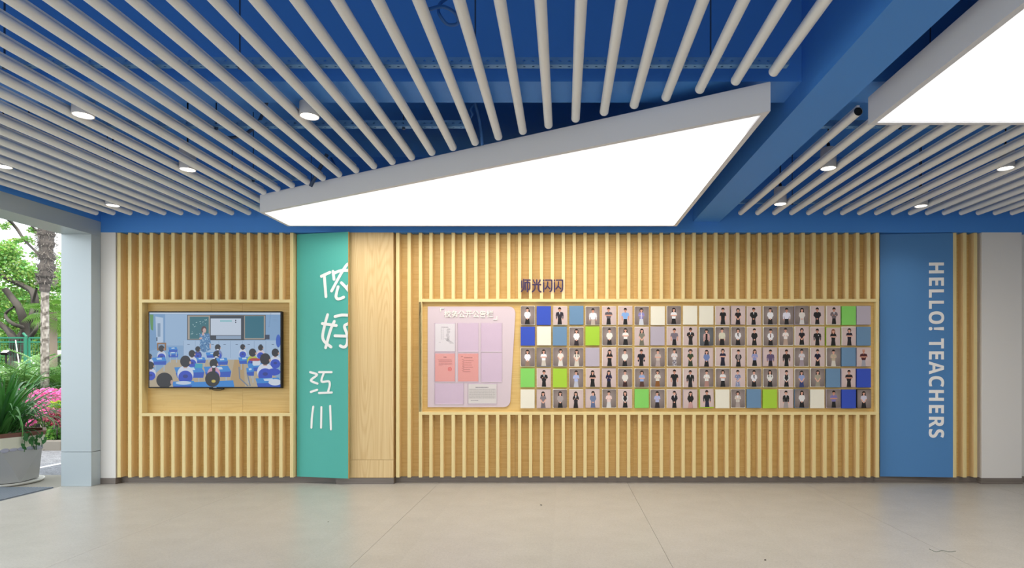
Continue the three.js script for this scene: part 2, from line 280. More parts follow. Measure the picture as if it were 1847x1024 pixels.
// ------------------------------------------------------------------ television
function canvasTex(w, h, draw) { const c = document.createElement('canvas'); c.width = w; c.height = h; draw(c.getContext('2d'), w, h); const t = new THREE.CanvasTexture(c); t.colorSpace = THREE.SRGBColorSpace; return t; }
function plateUV(g, x0, x1, y0, y1, u0 = 0, u1 = 1, v0 = 0, v1 = 1) { const p = g.attributes.position, uv = new Float32Array(p.count * 2); for (let i = 0; i < p.count; i++) { uv[2 * i] = u0 + (p.getX(i) - x0) / (x1 - x0) * (u1 - u0); uv[2 * i + 1] = v0 + (p.getY(i) - y0) / (y1 - y0) * (v1 - v0); } g.setAttribute('uv', new THREE.BufferAttribute(uv, 2)); return g; }
{
  const Zt = 6.375, x0 = wx(266.5, Zt), x1 = wx(507.6, Zt), y0 = wy(700, Zt), y1 = wy(561, Zt), w = x1 - x0, h = y1 - y0;
  const t = thing('television', 'large wall mounted television showing pupils and teacher in a classroom', 'television', [(x0 + x1) / 2, (y0 + y1) / 2, -0.0835]);
  mesh('housing', box(w, h, 0.045, 0, 0, 0.0395, { r: 0.006 }), M.black, t);
  mesh('wall_mount', box(0.5, 0.35, 0.018, 0, 0, 0.009), M.black, t);
  const screen = canvasTex(1000, 576, (g) => {
    g.translate(-130, -180);
    const R = (c, x, y, w, h) => { g.fillStyle = c; g.fillRect(x, y, w, h); };
    const Q = (c, ...p) => { g.fillStyle = c; g.beginPath(); g.moveTo(p[0], p[1]); for (let i = 2; i < p.length; i += 2) g.lineTo(p[i], p[i + 1]); g.closePath(); g.fill(); };
    const E = (c, x, y, a, b, rot = 0) => { g.fillStyle = c; g.beginPath(); g.ellipse(x, y, a, b, rot, 0, 7); g.fill(); };
    R('#8fb4d6', 130, 180, 1000, 580); R('#a9c6e2', 240, 195, 180, 240); R('#b9d2ea', 390, 395, 740, 150);
    Q('#7fa8cf', 130, 180, 250, 190, 250, 440, 130, 480); Q('#c9dcee', 175, 210, 235, 220, 235, 410, 185, 420); R('#8aa5be', 192, 262, 22, 105); R('#3b4a58', 183, 372, 8, 30); Q('#5d9a4a', 132, 195, 160, 195, 158, 320, 140, 310);
    Q('#d6e4f1', 130, 180, 1130, 180, 1130, 196, 130, 190);
    R('#4d4a45', 418, 198, 600, 194); R('#b9a68e', 424, 202, 590, 186); R('#1f6e72', 438, 212, 145, 172); R('#2c3338', 592, 204, 262, 190); R('#dbe6f0', 598, 226, 232, 130); R('#176f7c', 860, 206, 144, 172); R('#9fb3c8', 640, 360, 190, 26);
    g.strokeStyle = '#cfe8e0'; g.lineWidth = 4; for (let i = 0; i < 22; i++) { const x = 450 + rr(0, 120), y = 225 + rr(0, 140); g.beginPath(); g.moveTo(x, y); g.lineTo(x + rr(-14, 14), y + rr(-10, 10)); g.stroke(); } R('#8ed0cf', 670, 240, 90, 10); R('#223', 785, 236, 8, 10); R('#223', 785, 252, 8, 8);
    g.strokeStyle = '#7d99b5'; g.lineWidth = 2; for (let x = 390; x < 1120; x += 90) { g.beginPath(); g.moveTo(x, 400); g.lineTo(x, 530); g.stroke(); } for (let x = 420; x < 1100; x += 92) R('#55697d', x, 425, 18, 5);
    g.save(); g.translate(1040, 290); g.rotate(-1.45); g.strokeStyle = '#5f7f9e'; for (let i = 0; i < 11; i++) { g.beginPath(); g.moveTo(i * 10, 0); g.lineTo(i * 10 + 4, 8); g.stroke(); } g.restore(); R('#30384a', 1012, 352, 36, 36); E('#2d62c9', 1115, 400, 18, 50); for (let i = 0; i < 4; i++) R('#8aa7c4', 1072, 205 + i * 13, 38, 2);
    Q('#cbb68f', 300, 545, 900, 545, 1130, 700, 1130, 760, 130, 760, 130, 690); Q('#c9a468', 780, 545, 850, 545, 860, 755, 740, 755); R('#a06a35', 188, 414, 70, 60); R('#8fb0cf', 198, 425, 48, 30);
    // teacher
    E('#5a2f2a', 546, 312, 20, 27); E('#e2b7a5', 550, 318, 13, 18); Q('#4f86b5', 512, 345, 588, 342, 600, 420, 598, 465, 548, 490, 515, 470, 518, 400); for (let i = 0; i < 60; i++) E(['#8fb8d8', '#2f6194', '#a9cce3'][i % 3], rr(518, 592), rr(348, 475), 5, 4); E('#e2b7a5', 540, 345, 9, 13); E('#e2b7a5', 594, 440, 6, 22); E('#e2b7a5', 522, 380, 12, 8);
    const desk = (x, y, w, hh) => { Q('#2f8fe0', x, y, x + w * 0.88, y - hh * 0.1, x + w, y + hh * 0.45, x + w * 0.06, y + hh * 0.55); Q('#1e55c4', x + w * 0.05, y + hh * 0.55, x + w, y + hh * 0.45, x + w * 0.96, y + hh, x + w * 0.1, y + hh); R('#b8c6d4', x + w * 0.2, y + hh, 7, hh * 0.9); R('#b8c6d4', x + w * 0.8, y + hh, 7, hh * 0.9); Q('#d9ecfa', x + w * 0.3, y + 3, x + w * 0.65, y, x + w * 0.7, y + hh * 0.25, x + w * 0.35, y + hh * 0.3); };
    const kid = (x, y, s, shirt = '#e8edf5', girl = 0, chair = 1) => { E(shirt, x, y + s * 2.5, s * 1.55, s * 1.7); if (chair) { E('#2348c8', x, y + s * 3.1, s * 1.35, s * 1.3); E('#16308c', x, y + s * 2.9, s * 0.5, s * 0.35); } R('#d9a98e', x - s * 0.35, y + s * 0.6, s * 0.7, s * 0.7); E('#17141a', x, y, s, s * 1.12); E('#d9a98e', x + s * 0.9, y + s * 0.25, s * 0.2, s * 0.3); if (girl) { E('#17141a', x, y + s * 1.5, s * 0.4, s * 0.9); E('#f2f2f8', x, y + s * 0.8, s * 0.5, s * 0.25); } };
    desk(270, 482, 80, 45); desk(275, 450, 70, 36); kid(222, 458, 22, '#dfe6f2', 0); desk(150, 530, 110, 55); kid(130, 520, 20); kid(500, 462, 19, '#2b3c8c'); kid(652, 450, 22, '#7f8cc0', 1); kid(843, 446, 19); kid(980, 452, 20, '#f0dfe2'); desk(560, 490, 110, 40); desk(480, 530, 80, 40);
    kid(455, 498, 25); kid(640, 505, 24, '#eef1f8', 1); desk(640, 535, 90, 50); desk(810, 528, 90, 50); kid(918, 490, 28, '#c8cf2e'); E('#c23a35', 935, 545, 45, 12); kid(1092, 490, 28); desk(880, 575, 130, 60); R('#e6eef8', 918, 555, 60, 30);
    kid(140, 590, 26, '#e6eaf4'); desk(320, 605, 230, 80); R('#35b0c9', 478, 575, 58, 34); desk(545, 600, 210, 80); kid(622, 575, 32, '#eaa6b8', 1); kid(405, 558, 40, '#e9eef8'); kid(1015, 540, 40, '#eef2fa'); desk(870, 610, 60, 60); E('#2348c8', 1080, 640, 50, 28); desk(940, 690, 200, 70); E('#e9eef6', 1090, 720, 50, 25);
    desk(300, 715, 190, 60); Q('#2f8fe0', 460, 720, 770, 705, 780, 760, 450, 760); E('#d8e6f6', 390, 725, 60, 14); E('#1b1718', 245, 705, 62, 60); E('#1b1718', 612, 695, 56, 60); E('#d9a98e', 300, 720, 10, 18); E('#e7c94b', 620, 712, 16, 12); g.strokeStyle = '#7d8794'; g.lineWidth = 9; g.beginPath(); g.moveTo(815, 600); g.lineTo(820, 690); g.lineTo(885, 750); g.moveTo(880, 660); g.lineTo(900, 750); g.stroke();
    g.fillStyle = 'rgba(40,90,190,0.10)'; g.fillRect(130, 180, 1000, 580);
  });
  const sw = w - 0.03, sh = h - 0.03;
  const sg = plateUV(box(sw, sh, 0.002, 0.0, 0.0, 0.0625), -sw / 2, sw / 2, -sh / 2, sh / 2);
  mesh('screen', sg, std({ color: 0x0a0a0a, map: screen, emissive: 0xffffff, emissiveMap: screen, emissiveIntensity: 0.7, roughness: 0.35 }), t);
  const rl = new THREE.RectAreaLight(0x9cc0f0, 0.25, sw, sh); rl.position.set(t.position.x, t.position.y, t.position.z + 0.07); rl.lookAt(t.position.x, t.position.y, 5); scene.add(rl);
  mesh('sensor_bar', box(0.16, 0.014, 0.02, 0.01, -h / 2 - 0.006, 0.045, { r: 0.004 }), M.black, t);
  mesh('maker_badge', box(0.035, 0.008, 0.002, 0, -h / 2 + 0.008, 0.0625), std({ color: 0x8a8c90, roughness: 0.4, metalness: 0.5 }), t);
  mesh('cable', tube([[-0.06, -h / 2 - 0.008], [-0.03, -h / 2 - 0.022], [0.01, -h / 2 - 0.026], [0.05, -h / 2 - 0.02], [0.08, -h / 2 - 0.008]].map(([x, y]) => new THREE.Vector3(x, y, 0.03)), 0.003), M.black, t);
}

// ------------------------------------------------------------------ notice board
{
  const Zn = 6.395, S = 4.267, P = (x, y) => [wx(750 + x / S, Zn), wy(520 + y / S, Zn)];
  const [x0, y0] = P(93, 913), [x1, y1] = P(765, 140), [xb] = P(725, 900);
  const t = thing('notice_board', 'pink notice board with rounded right corners and clear document pockets', 'notice board', [x0, y0, -0.0448]);
  const w = x1 - x0, h = y1 - y0, wb = xb - x0, s = new THREE.Shape(), r = 0.08;
  s.moveTo(0, 0); s.lineTo(wb - r, 0); s.quadraticCurveTo(wb, 0, wb + 0.003, r); s.lineTo(w, h - r); s.quadraticCurveTo(w, h, w - r, h); s.lineTo(0, h); s.closePath();
  mesh('board', new THREE.ExtrudeGeometry(s, { depth: 0.012, bevelEnabled: true, bevelSize: 0.0015, bevelThickness: 0.0015, bevelSegments: 1, curveSegments: 10 }).translate(0, 0, 0.0005), M.pink, t);
  const zf = 0.0142;
  const L = (x, y) => { const [a, b] = P(x, y); return [a - x0, b - y0]; };
  const pockets = [[145, 305, 265, 487], [322, 485, 265, 487], [500, 665, 265, 487], [145, 305, 495, 720], [322, 485, 495, 720], [500, 665, 495, 720], [145, 370, 730, 890], [400, 625, 730, 890]];
  const lip = std({ color: lin(0.66, 0.56, 0.61), roughness: 0.25 });
  for (const [a, b, c, d] of pockets) {
    const [ax, ay] = L(a, d), [bx, by] = L(b, c), pw = bx - ax, ph = by - ay, q = new THREE.Shape();
    q.moveTo(0, 0); q.lineTo(pw, 0); q.lineTo(pw, ph); q.lineTo(pw / 2 + 0.014, ph); q.quadraticCurveTo(pw / 2, ph - 0.02, pw / 2 - 0.014, ph); q.lineTo(0, ph); q.closePath();
    const pk = mesh('document_pocket', new THREE.ExtrudeGeometry(q, { depth: 0.0015, bevelEnabled: false }).translate(ax, ay, zf + 0.003), M.acrylic, t);
    mesh('pocket_rim', [span(ax, bx, ay - 0.002, ay + 0.003, zf, zf + 0.005), span(ax - 0.001, ax + 0.002, ay, by, zf, zf + 0.0045), span(bx - 0.002, bx + 0.001, ay, by, zf, zf + 0.0045)], lip, pk);
  }
  const chars = {
    a: [[[.3, 3], [4, 3]], [[2.2, .5], [2.2, 9.7]], [[2.2, 3.5], [.4, 6.5]], [[2.4, 4], [3.8, 5.6]], [[7, .4], [7, 1.6]], [[4.4, 2.2], [9.8, 2.2]], [[6, 3], [5, 4.6]], [[8, 3], [9.3, 4.6]], [[8.6, 5], [7, 8], [4.6, 9.6]], [[5.4, 5.2], [7, 7.8], [9.8, 9.6]]],
    b: [[[4, .4], [1, 3.6]], [[3, 2], [8, 2], [5, 4.8], [1, 6]], [[3.5, 3], [6, 4.6], [9.5, 5.6]], [[1.8, 6.8], [8.6, 6.8], [8.2, 9], [6.6, 9.6]], [[5, 5.6], [4.4, 7.6], [1.4, 9.6]]],
    c: [[[3.6, .8], [.5, 5]], [[6.2, .8], [9.6, 5]], [[5, 4.4], [2, 9], [8.4, 9]], [[6.8, 6.6], [9, 9.6]]],
    d: [[[1, 1.2], [9, 1.2]], [[.4, 4.8], [9.6, 4.8]], [[3.4, 1.2], [3.2, 6], [1.6, 9.6]], [[6.8, 1.2], [6.8, 9.7]]],
    e: [[[2.8, .8], [1.4, 3.2]], [[2.4, 2], [8.6, 2]], [[5, .4], [5, 4.4]], [[.6, 4.4], [9.4, 4.4]], [[2, 6], [8, 6], [8, 9.5], [2, 9.5], [2, 6]]],
    f: [[[.3, 3], [4, 3]], [[2.2, .5], [2.2, 9.7]], [[2.2, 3.5], [.4, 6.5]], [[2.4, 4], [3.8, 5.6]], [[5.4, .6], [6, 2]], [[8.8, .6], [8, 2]], [[4.8, 2.8], [9.6, 2.8]], [[5.4, 5.6], [9.2, 5.6]], [[4.6, 9], [9.8, 9]]],
  };
  const K = 11.54, N = (x, y) => [wx(770 + x / K, Zn) - x0, wy(545 + y / K, Zn) - y0], cream = std({ color: lin(0.86, 0.82, 0.74), roughness: 0.5 });
  [...'abcdcef'].forEach((k, i) => mesh('character', strokes(chars[k].map((l) => l.map(([x, y]) => N(368 + i * 146 + x * 13.6, 172 + y * 14.2))), 0.0075, 0.008).translate(0, 0, zf), cream, t));
  mesh('corner_bracket', strokes([[N(290, 190), N(290, 128), N(360, 128)]], 0.008, 0.008).translate(0, 0, zf), cream, t);
  mesh('corner_bracket', strokes([[N(1390, 360), N(1460, 360), N(1460, 296)]], 0.008, 0.008).translate(0, 0, zf), cream, t);
  // the four sheets in the pockets
  const sheet = (k, bg, label, draw) => {
    const [a, b, c, d] = pockets[k], [ax, ay] = L(a + 4, d - 5), [bx, by] = L(b - 3, c + 6), w2 = bx - ax, h2 = by - ay;
    const tex = canvasTex(256, Math.round(256 * h2 / w2), (g, cw, chh) => { g.fillStyle = bg; g.fillRect(0, 0, cw, chh); draw(g, cw, chh); });
    const g = plateUV(box(w2, h2, 0.0015), -w2 / 2, w2 / 2, -h2 / 2, h2 / 2);
    const m = mesh('notice_sheet', g, std({ map: tex, roughness: 0.8 })); m.position.set(x0 + (ax + bx) / 2, y0 + (ay + by) / 2, -0.0448 + zf + 0.0015); tag(m, label, 'paper');
  };
  const line = (g, c, x, y, w, h = 3) => { g.fillStyle = c; let q = x; while (q < x + w) { const k = rr(3, 9); g.fillRect(q, y, Math.min(k, x + w - q), h); q += k + rr(1, 3); } };
  sheet(0, '#dcdcd2', 'white typed sheet in the top left pocket of the notice board', (g) => { line(g, '#444', 80, 42, 92, 6); for (let i = 0; i < 15; i++) { line(g, '#8a8a86', 76, 64 + i * 10, 12); line(g, '#8a8a86', 100, 64 + i * 10, 10); line(g, '#6a6a66', 140 + rr(0, 14), 66 + i * 11, rr(20, 45), 4); } for (let i = 0; i < 6; i++) line(g, '#6a6a66', 120 + i * 14, 190 + i * 12, 50, 4); line(g, '#777', 50, 240, 22); });
  sheet(3, '#e0a596', 'red notice sheet with a round stamp in the middle left pocket', (g) => { line(g, '#5a2c2c', 110, 42, 38, 8); for (let i = 0; i < 6; i++) line(g, '#8a4a46', i ? 48 : 40, 78 + i * 14, i === 5 ? 50 : 170, 4); g.strokeStyle = '#cf3a34'; g.lineWidth = 5; g.beginPath(); g.arc(190, 200, 22, 0, 7); g.stroke(); g.beginPath(); g.moveTo(178, 200); g.lineTo(202, 200); g.moveTo(190, 188); g.lineTo(190, 212); g.stroke(); });
  sheet(4, '#dfa292', 'red notice sheet full of listed lines in the centre pocket', (g) => { line(g, '#5a2c2c', 36, 36, 26, 5); line(g, '#5a2c2c', 75, 50, 105, 7); for (let i = 0; i < 12; i++) line(g, '#8a4a46', i % 2 ? 62 : 50, 72 + i * 14, i % 2 ? 90 + rr(0, 60) : 24, 5); });
  sheet(7, '#d8d8c8', 'white landscape table sheet in the bottom right pocket', (g) => { line(g, '#555', 66, 26, 118, 6); for (let i = 0; i < 6; i++) line(g, '#8d8d80', 8, 46 + i * 15, 236, 4); g.strokeStyle = '#a5a598'; for (let i = 0; i < 7; i++) { g.beginPath(); g.moveTo(6, 42 + i * 15); g.lineTo(246, 42 + i * 15); g.stroke(); } for (let i = 0; i < 14; i++) { g.beginPath(); g.moveTo(6 + i * 18.4, 42); g.lineTo(6 + i * 18.4, 132); g.stroke(); } line(g, '#777', 24, 144, 66, 4); });
}

// ------------------------------------------------------------------ photo tiles
{
  const CXS = [952, 981, 1010.1, 1039.6, 1069, 1098.4, 1127.6, 1157.2, 1186.2, 1215.4, 1244.5, 1273.6, 1303, 1331.2, 1360, 1388.9, 1417.3, 1445.5, 1474, 1502.6, 1530.2, 1557.6];
  const RYS = [568.8, 606, 643.6, 681.1, 718.7], ROW = ['top', 'second', 'middle', 'fourth', 'bottom'];
  // hair|top|bottom|pose|backdrop|block|description   (hair: m man, b bob, l long, p ponytail, t tied, c curly, n none)
  const T = [
    'p|#eceaf0|#1c1a1c|k|g|w|woman in white shirt and black skirt;B;m|#2c2530|#1e1a1c|s|l|w|man in open dark suit;S;m|#ebe9f0|#b8a89c|s|g|w|man in white shirt and beige trousers;m|#57535a|#1c1a1c|c|l|w|man in dark grey polo with crossed arms;m|#82a8dc|#1c1a1c|s|l|w|man in sky blue shirt;b|#8a84bd|#c9ccd4|c|g|w|woman in lavender cardigan and pale trousers;W;l|#eae8ea|#1c1a1c|c|g|w|woman in white top with crossed arms;W;W;t|#1b1a1c|#1b1a1c|s|l|w|woman in plain black dress;b|#1d1a1f|#1d1a1f|k|l|v|woman in black wrap dress with bobbed hair;m|#1e1c1f|#1e1c1f|k|l|w|person in black suit with clasped hands;p|#e4e2e6|#1c1a1c|k|g|w|ponytailed woman in white blouse;m|#dddcea|#1c1a1c|s|g|w|man in pale white shirt and black trousers;l|#d9d2cc|#cfcac8|k|g|v|woman with very long hair in cream cardigan;m|#1d1b1d|#1d1b1d|k|l|w|young man in black shirt;m|#6f6468|#1c1a1c|c|l|w|man in grey blazer with crossed arms;G;L',
    'B;W;S;l|#e9e6e6|#2a2228|k|g|w|woman in white blouse and dark skirt;Y;t|#e6e2da|#1c1a1c|k|g|w|woman in ivory blouse and black skirt;l|#e9e6e2|#1c1a1c|c|g|w|long-haired woman in white top, arms crossed;l|#7d7a6c|#6c695c|k|l|w|woman in olive grey dress;L;m|#766c78|#1c1a1c|s|l|w|man in mauve grey polo;m|#232022|#1e1c1e|c|l|w|man in black suit and glasses;b|#c79d98|#171517|s|d|w|woman in pink blazer over black dress;t|#cfcbb6|#1c1a1c|s|g|w|woman in sage cream blouse and brown belt;b|#dddbdf|#1c1a1c|k|g|w|woman in white jacket with black ribbon;t|#1d1b1d|#1d1b1d|k|l|w|woman in black blouse, hands clasped low;t|#e2e0e2|#1c1a1c|k|g|w|woman in white shirt with brown tie;t|#e4dbd6|#b59c8c|c|g|w|woman in white blouse and beige skirt;b|#211d22|#1c1a1c|k|l|w|woman in sleeveless black dress;m|#1e1c1e|#1c1a1c|s|l|w|man in black jacket with a chest badge;a|#1c1a1c|#1c1a1c|c|l|y|auburn-haired woman in black outfit, green edge;b|#1f1c2c|#1b191c|c|l|w|woman in navy tee and black skirt;S',
    'l|#e6e6ef|#8d7462|k|g|w|woman in white blouse and tan skirt;l|#ebe9ec|#c6bcb0|c|g|s|woman in white top and cream skirt;b|#e3ddd4|#d9d3ca|k|g|v|woman in white lace dress;d|#ddd6ca|#cfc7ba|k|g|w|woman with two braids in cream dress;L;l|#1c1a1c|#1c1a1c|c|l|w|woman in black dress with crossed arms;t|#e0ded8|#1c1a1c|k|g|w|woman in wide-sleeved white blouse;m|#1b1a24|#1b191c|s|l|w|man in navy black polo, hands in pockets;t|#bfb0a8|#a99a96|c|g|w|woman in pale pink grey dress;p|#d8d2d2|#8a7f80|c|g|w|woman in white jacket and patterned skirt;c|#39452f|#2c3626|k|l|w|curly-haired woman in dark green dress;l|#6d7fae|#1c1a1c|k|l|v|woman in satin blue blouse;b|#1f1d3a|#1c1a2c|c|l|w|short-haired woman in navy polo;t|#8b7d7c|#1c1a1c|k|l|w|woman in grey tunic with black sleeves;l|#8d94c2|#1c1a1c|c|l|w|woman in periwinkle blouse and black skirt;m|#5f5070|#241e26|s|l|v|man in purple sweater;m|#1d1b1d|#1d1b1d|s|l|w|man in black sweater;t|#cdc8ce|#9a8c94|c|g|w|woman in black trimmed white jacket;t|#1b1930|#1a181a|k|l|w|woman in navy V-neck top and flared skirt;t|#b5a690|#cfc8bd|c|g|w|woman in beige cardigan and cream skirt;S;n|#4a1d22|#9c9aa4|c|l|v|bald man in maroon tee;',
    'G;m|#1d1c20|#18171a|c|l|w|man in black suit with crossed arms;Y;p|#a7b4de|#b7b8c4|c|g|w|woman in pale blue blouse and grey skirt;f|#1d1b1e|#1c1a1c|c|l|w|fringed woman in black tee and skirt;l|#1d2040|#1b191c|c|l|v|woman in navy cardigan and black skirt;t|#d9d4cc|#3a201f|k|g|w|woman in white shirt and maroon skirt;b|#8fa4cf|#54382e|c|g|w|woman in blue tee and brown trousers;b|#d8d2c6|#855628|c|g|w|woman in cream sweater and brown skirt;m|#1d1c1d|#242228|s|l|w|man in black polo and dark trousers;m|#1c1b1d|#1c1b1d|s|l|w|man turned sideways in black suit;t|#dcd8d2|#a87e74|c|g|w|woman in white blazer and pink skirt;b|#dcdadc|#1c1a1c|c|g|w|short-haired woman in white shirt;t|#7f86a6|#8a90ae|k|l|w|woman in blue patterned dress;t|#dedce0|#1c1a1c|k|g|w|woman in white blouse with black bow;d|#dcdad6|#1c1a1c|k|g|w|braided woman in white blouse and black skirt;t|#2b282a|#1c1a1c|k|l|w|woman in black vest with grey sleeves;l|#8f9dc9|#36406e|k|g|w|long-haired woman in blue tee and navy skirt;l|#a19b88|#97917f|k|g|w|woman in sage knit dress;S;m|#241d22|#1b191b|c|l|v|man in dark brown tee with crossed arms;B',
    'W;l|#7a7278|#6a6268|k|l|v|woman in grey belted dress;l|#a59a98|#1c1a1c|k|g|w|woman in taupe blouse and black trousers;l|#2a2226|#1f1a1c|c|l|w|long-haired woman in dark brown suit;p|#6d7a98|#5b688c|k|l|v|woman in denim shirt and skirt;t|#e0c6c0|#cfcccb|c|g|w|woman in pale pink blouse and white skirt;l|#262226|#1c1a1c|k|l|w|woman in black vest with white sleeves;G;p|#aab0d6|#2e262c|c|g|w|woman in pale blue shirt and pleated skirt;p|#1d1b1e|#1b191c|k|l|w|woman turned sideways in black suit;l|#1c1b1c|#b08480|k|l|v|woman in black blouse, pink striped skirt;m|#1f2226|#1d2036|s|l|y|tilted print of man in black shirt, green edge;W;b|#ccc4ba|#a89a94|c|g|w|woman in cream blazer and grey skirt;S;Y;t|#1d1b1d|#98908f|s|l|w|woman in black blazer and grey trousers;l|#dbd9d8|#1c1a1c|k|g|s|woman in wide white blouse, blue edge;W;m|#7a72ab|#1c1a1c|c|g|v|man in violet polo with crossed arms;B;l|#c8c4d4|#1c1a1c|k|g|k|woman in lilac tee and black skirt',
  ].map((r) => r.replace(/;$/, '').split(';'));
  const cw = 93, chh = 124;
  const atlas = canvasTex(2048, 640, (g) => {
    g.fillStyle = '#fff'; g.fillRect(0, 0, 2048, 640);
    T.forEach((row, r) => row.forEach((spec, c) => {
      if (spec.length < 2) return;
      const [hair, top, bot, pose, bd] = spec.split('|');
      g.save(); g.beginPath(); g.rect(c * cw, r * chh, cw, chh); g.clip(); g.translate(c * cw, r * chh);
      const bgc = { l: ['#cdb9b6', '#c4aeaa'], g: ['#968884', '#726662'], d: ['#6d6f74', '#4f5156'] }[bd];
      const gr = g.createRadialGradient(46, 50, 10, 46, 55, 75); gr.addColorStop(0, bgc[0]); gr.addColorStop(1, bgc[1]); g.fillStyle = gr; g.fillRect(0, 0, cw, chh);
      const E = (c2, x, y, a, b, rot = 0) => { g.fillStyle = c2; g.beginPath(); g.ellipse(x, y, a, b, rot, 0, 7); g.fill(); };
      const Q = (c2, ...p) => { g.fillStyle = c2; g.beginPath(); g.moveTo(p[0], p[1]); for (let i = 2; i < p.length; i += 2) g.lineTo(p[i], p[i + 1]); g.closePath(); g.fill(); };
      const Ln = (c2, w, ...p) => { g.strokeStyle = c2; g.lineWidth = w; g.lineCap = g.lineJoin = 'round'; g.beginPath(); g.moveTo(p[0], p[1]); for (let i = 2; i < p.length; i += 2) g.lineTo(p[i], p[i + 1]); g.stroke(); };
      const man = hair === 'm' || hair === 'n', skin = man ? '#c98f78' : '#dda893', hc = hair === 'a' ? '#7a4630' : '#17120f', dx = rr(-3, 3), dy = rr(-2, 3), sw = man ? 21 : 17;
      g.translate(46 + dx, dy + 2);
      if ('lad'.includes(hair)) { E(hc, 0, 23, 12.5, 15); Q(hc, -12, 22, 12, 22, 14, 46, 7, 48, -7, 48, -14, 46); }
      if (hair === 'f') { E(hc, 0, 22, 12, 14); Q(hc, -12, 22, 12, 22, 12, 42, -12, 42); }
      if (hair === 'b') E(hc, 0, 22, 12.5, 14); if (hair === 'c') E(hc, 0, 20, 14, 13); if (hair === 't' || hair === 'm') E(hc, 0, 18, 10.5, 11.5); if (hair === 'p') { E(hc, 0, 19, 11, 12); Ln(hc, 6, 8, 22, 12, 32, 11, 42); }
      Q(skin, -4, 30, 4, 30, 6, 40, -6, 40);
      const wide = !man && bot !== '#1b191c' ? 14 : 12;                           // skirt or trousers, then torso
      Q(bot, -10, 72, 10, 72, wide + 3, 124, -wide - 3, 124);
      Q(top, -7, 37, 7, 37, sw, 42, sw - 4, 62, 12, 82, -12, 82, -sw + 4, 62, -sw, 42);
      Q(skin, -4, 36, 4, 36, 0, 44); E(skin, 0, 23, 8.2, 10.6);
      E(hc, 0, 14.5, 8.8, 4.6); if (hair === 'n') E(skin, 0, 16, 8.2, 7); if (hair === 'f') Q(hc, -8, 14, 8, 14, 8, 20, -8, 20); if (hair === 'c') E(hc, 0, 13, 11, 6);
      g.fillStyle = '#3a2420'; g.fillRect(-4.5, 22, 3, 1.6); g.fillRect(1.5, 22, 3, 1.6); g.fillStyle = '#b05a50'; g.fillRect(-2.5, 29, 5, 1.6);
      if (hair === 'd') { Ln(hc, 5, -9, 28, -9, 46, -8, 56); Ln(hc, 5, 9, 28, 10, 46, 9, 56); }
      const longSleeve = /shirt|suit|sweater|blazer|jacket|blouse|cardigan/.test(spec) && !/sky blue|short-haired woman in white/.test(spec), arm = longSleeve ? top : skin;
      const slv = /black vest with grey|black vest with white/.test(spec) ? '#cfccca' : /grey tunic/.test(spec) ? '#1c1a1c' : top;
      if (pose === 'c') { Ln(slv, 9, -sw + 3, 45, -sw, 58); Ln(slv, 9, sw - 3, 45, sw, 58); Ln(longSleeve ? slv : skin, 7, -sw, 60, 8, 63); Ln(longSleeve ? slv : skin, 7, sw, 60, -8, 60); E(skin, 9, 61, 4, 3); E(skin, -9, 59, 4, 3); g.strokeStyle = 'rgba(0,0,0,.18)'; g.lineWidth = 1; g.beginPath(); g.moveTo(-sw, 66); g.lineTo(sw, 66); g.stroke(); }
      else if (pose === 'k') { Ln(slv, 9, -sw + 3, 45, -sw, 60); Ln(slv, 9, sw - 3, 45, sw, 60); Ln(slv === top ? arm : slv, 6.5, -sw, 62, -4, 82); Ln(slv === top ? arm : slv, 6.5, sw, 62, 4, 82); E(skin, 0, 84, 6, 5); }
      else { Ln(slv, 9, -sw + 2, 45, -sw - 1, 62); Ln(slv, 9, sw - 2, 45, sw + 1, 62); Ln(arm, 6.5, -sw - 1, 64, -sw, 84); Ln(arm, 6.5, sw + 1, 64, sw, 84); E(skin, -sw, 87, 3.6, 5); E(skin, sw, 87, 3.6, 5); }
      if (/suit|blazer|open dark/.test(spec)) { Q('#e6e4ea', -4, 38, 4, 38, 0, 58); g.strokeStyle = 'rgba(0,0,0,.35)'; g.lineWidth = 1; g.beginPath(); g.moveTo(0, 58); g.lineTo(0, 82); g.stroke(); }
      if (/over black dress/.test(spec)) Q('#171517', -6, 40, 6, 40, 7, 90, -7, 90); if (/brown tie/.test(spec)) Q('#5a2a24', -2.5, 42, 2.5, 42, 3, 66, -3, 66); if (/ribbon|black bow/.test(spec)) { Q('#1c1a1c', -5, 42, 5, 42, 2, 52, 5, 66, -2, 60); }
      if (/badge/.test(spec)) E('#e8e6ea', 8, 52, 3.2, 3.2); if (/lavender cardigan/.test(spec)) Q('#d6d4e0', -3, 42, 4, 42, 2, 82, -3, 82); if (/patterned/.test(spec)) for (let i = 0; i < 60; i++) { const y = spec.includes('skirt') ? rr(86, 122) : rr(42, 122); E(i % 2 ? '#e6e6ee' : '#3b3f58', rr(-12, 12), y, 2, 1.4); }
      if (/striped/.test(spec)) for (let i = -12; i < 13; i += 5) Ln('#d8b0aa', 1.5, i * 0.8, 86, i, 122); if (/brown belt/.test(spec)) { g.fillStyle = '#6a3826'; g.fillRect(-11, 80, 22, 4); } if (/glasses/.test(spec)) { g.strokeStyle = '#222'; g.lineWidth = 1.4; g.strokeRect(-6.5, 20.5, 5, 4); g.strokeRect(1.5, 20.5, 5, 4); } if (/hands in pockets/.test(spec)) { E(top, -sw + 2, 84, 5, 7); E(top, sw - 2, 84, 5, 7); }
      g.restore();
    }));
  });
  const blockCol = { w: [0.80, 0.78, 0.70], v: [0.42, 0.38, 0.46], s: [0.14, 0.23, 0.36], y: [0.33, 0.52, 0.03], k: [0.02, 0.02, 0.03], B: [0.032, 0.075, 0.46], S: [0.135, 0.25, 0.40], W: [0.80, 0.76, 0.64], L: [0.45, 0.40, 0.47], Y: [0.36, 0.58, 0.04], G: [0.22, 0.60, 0.12] };
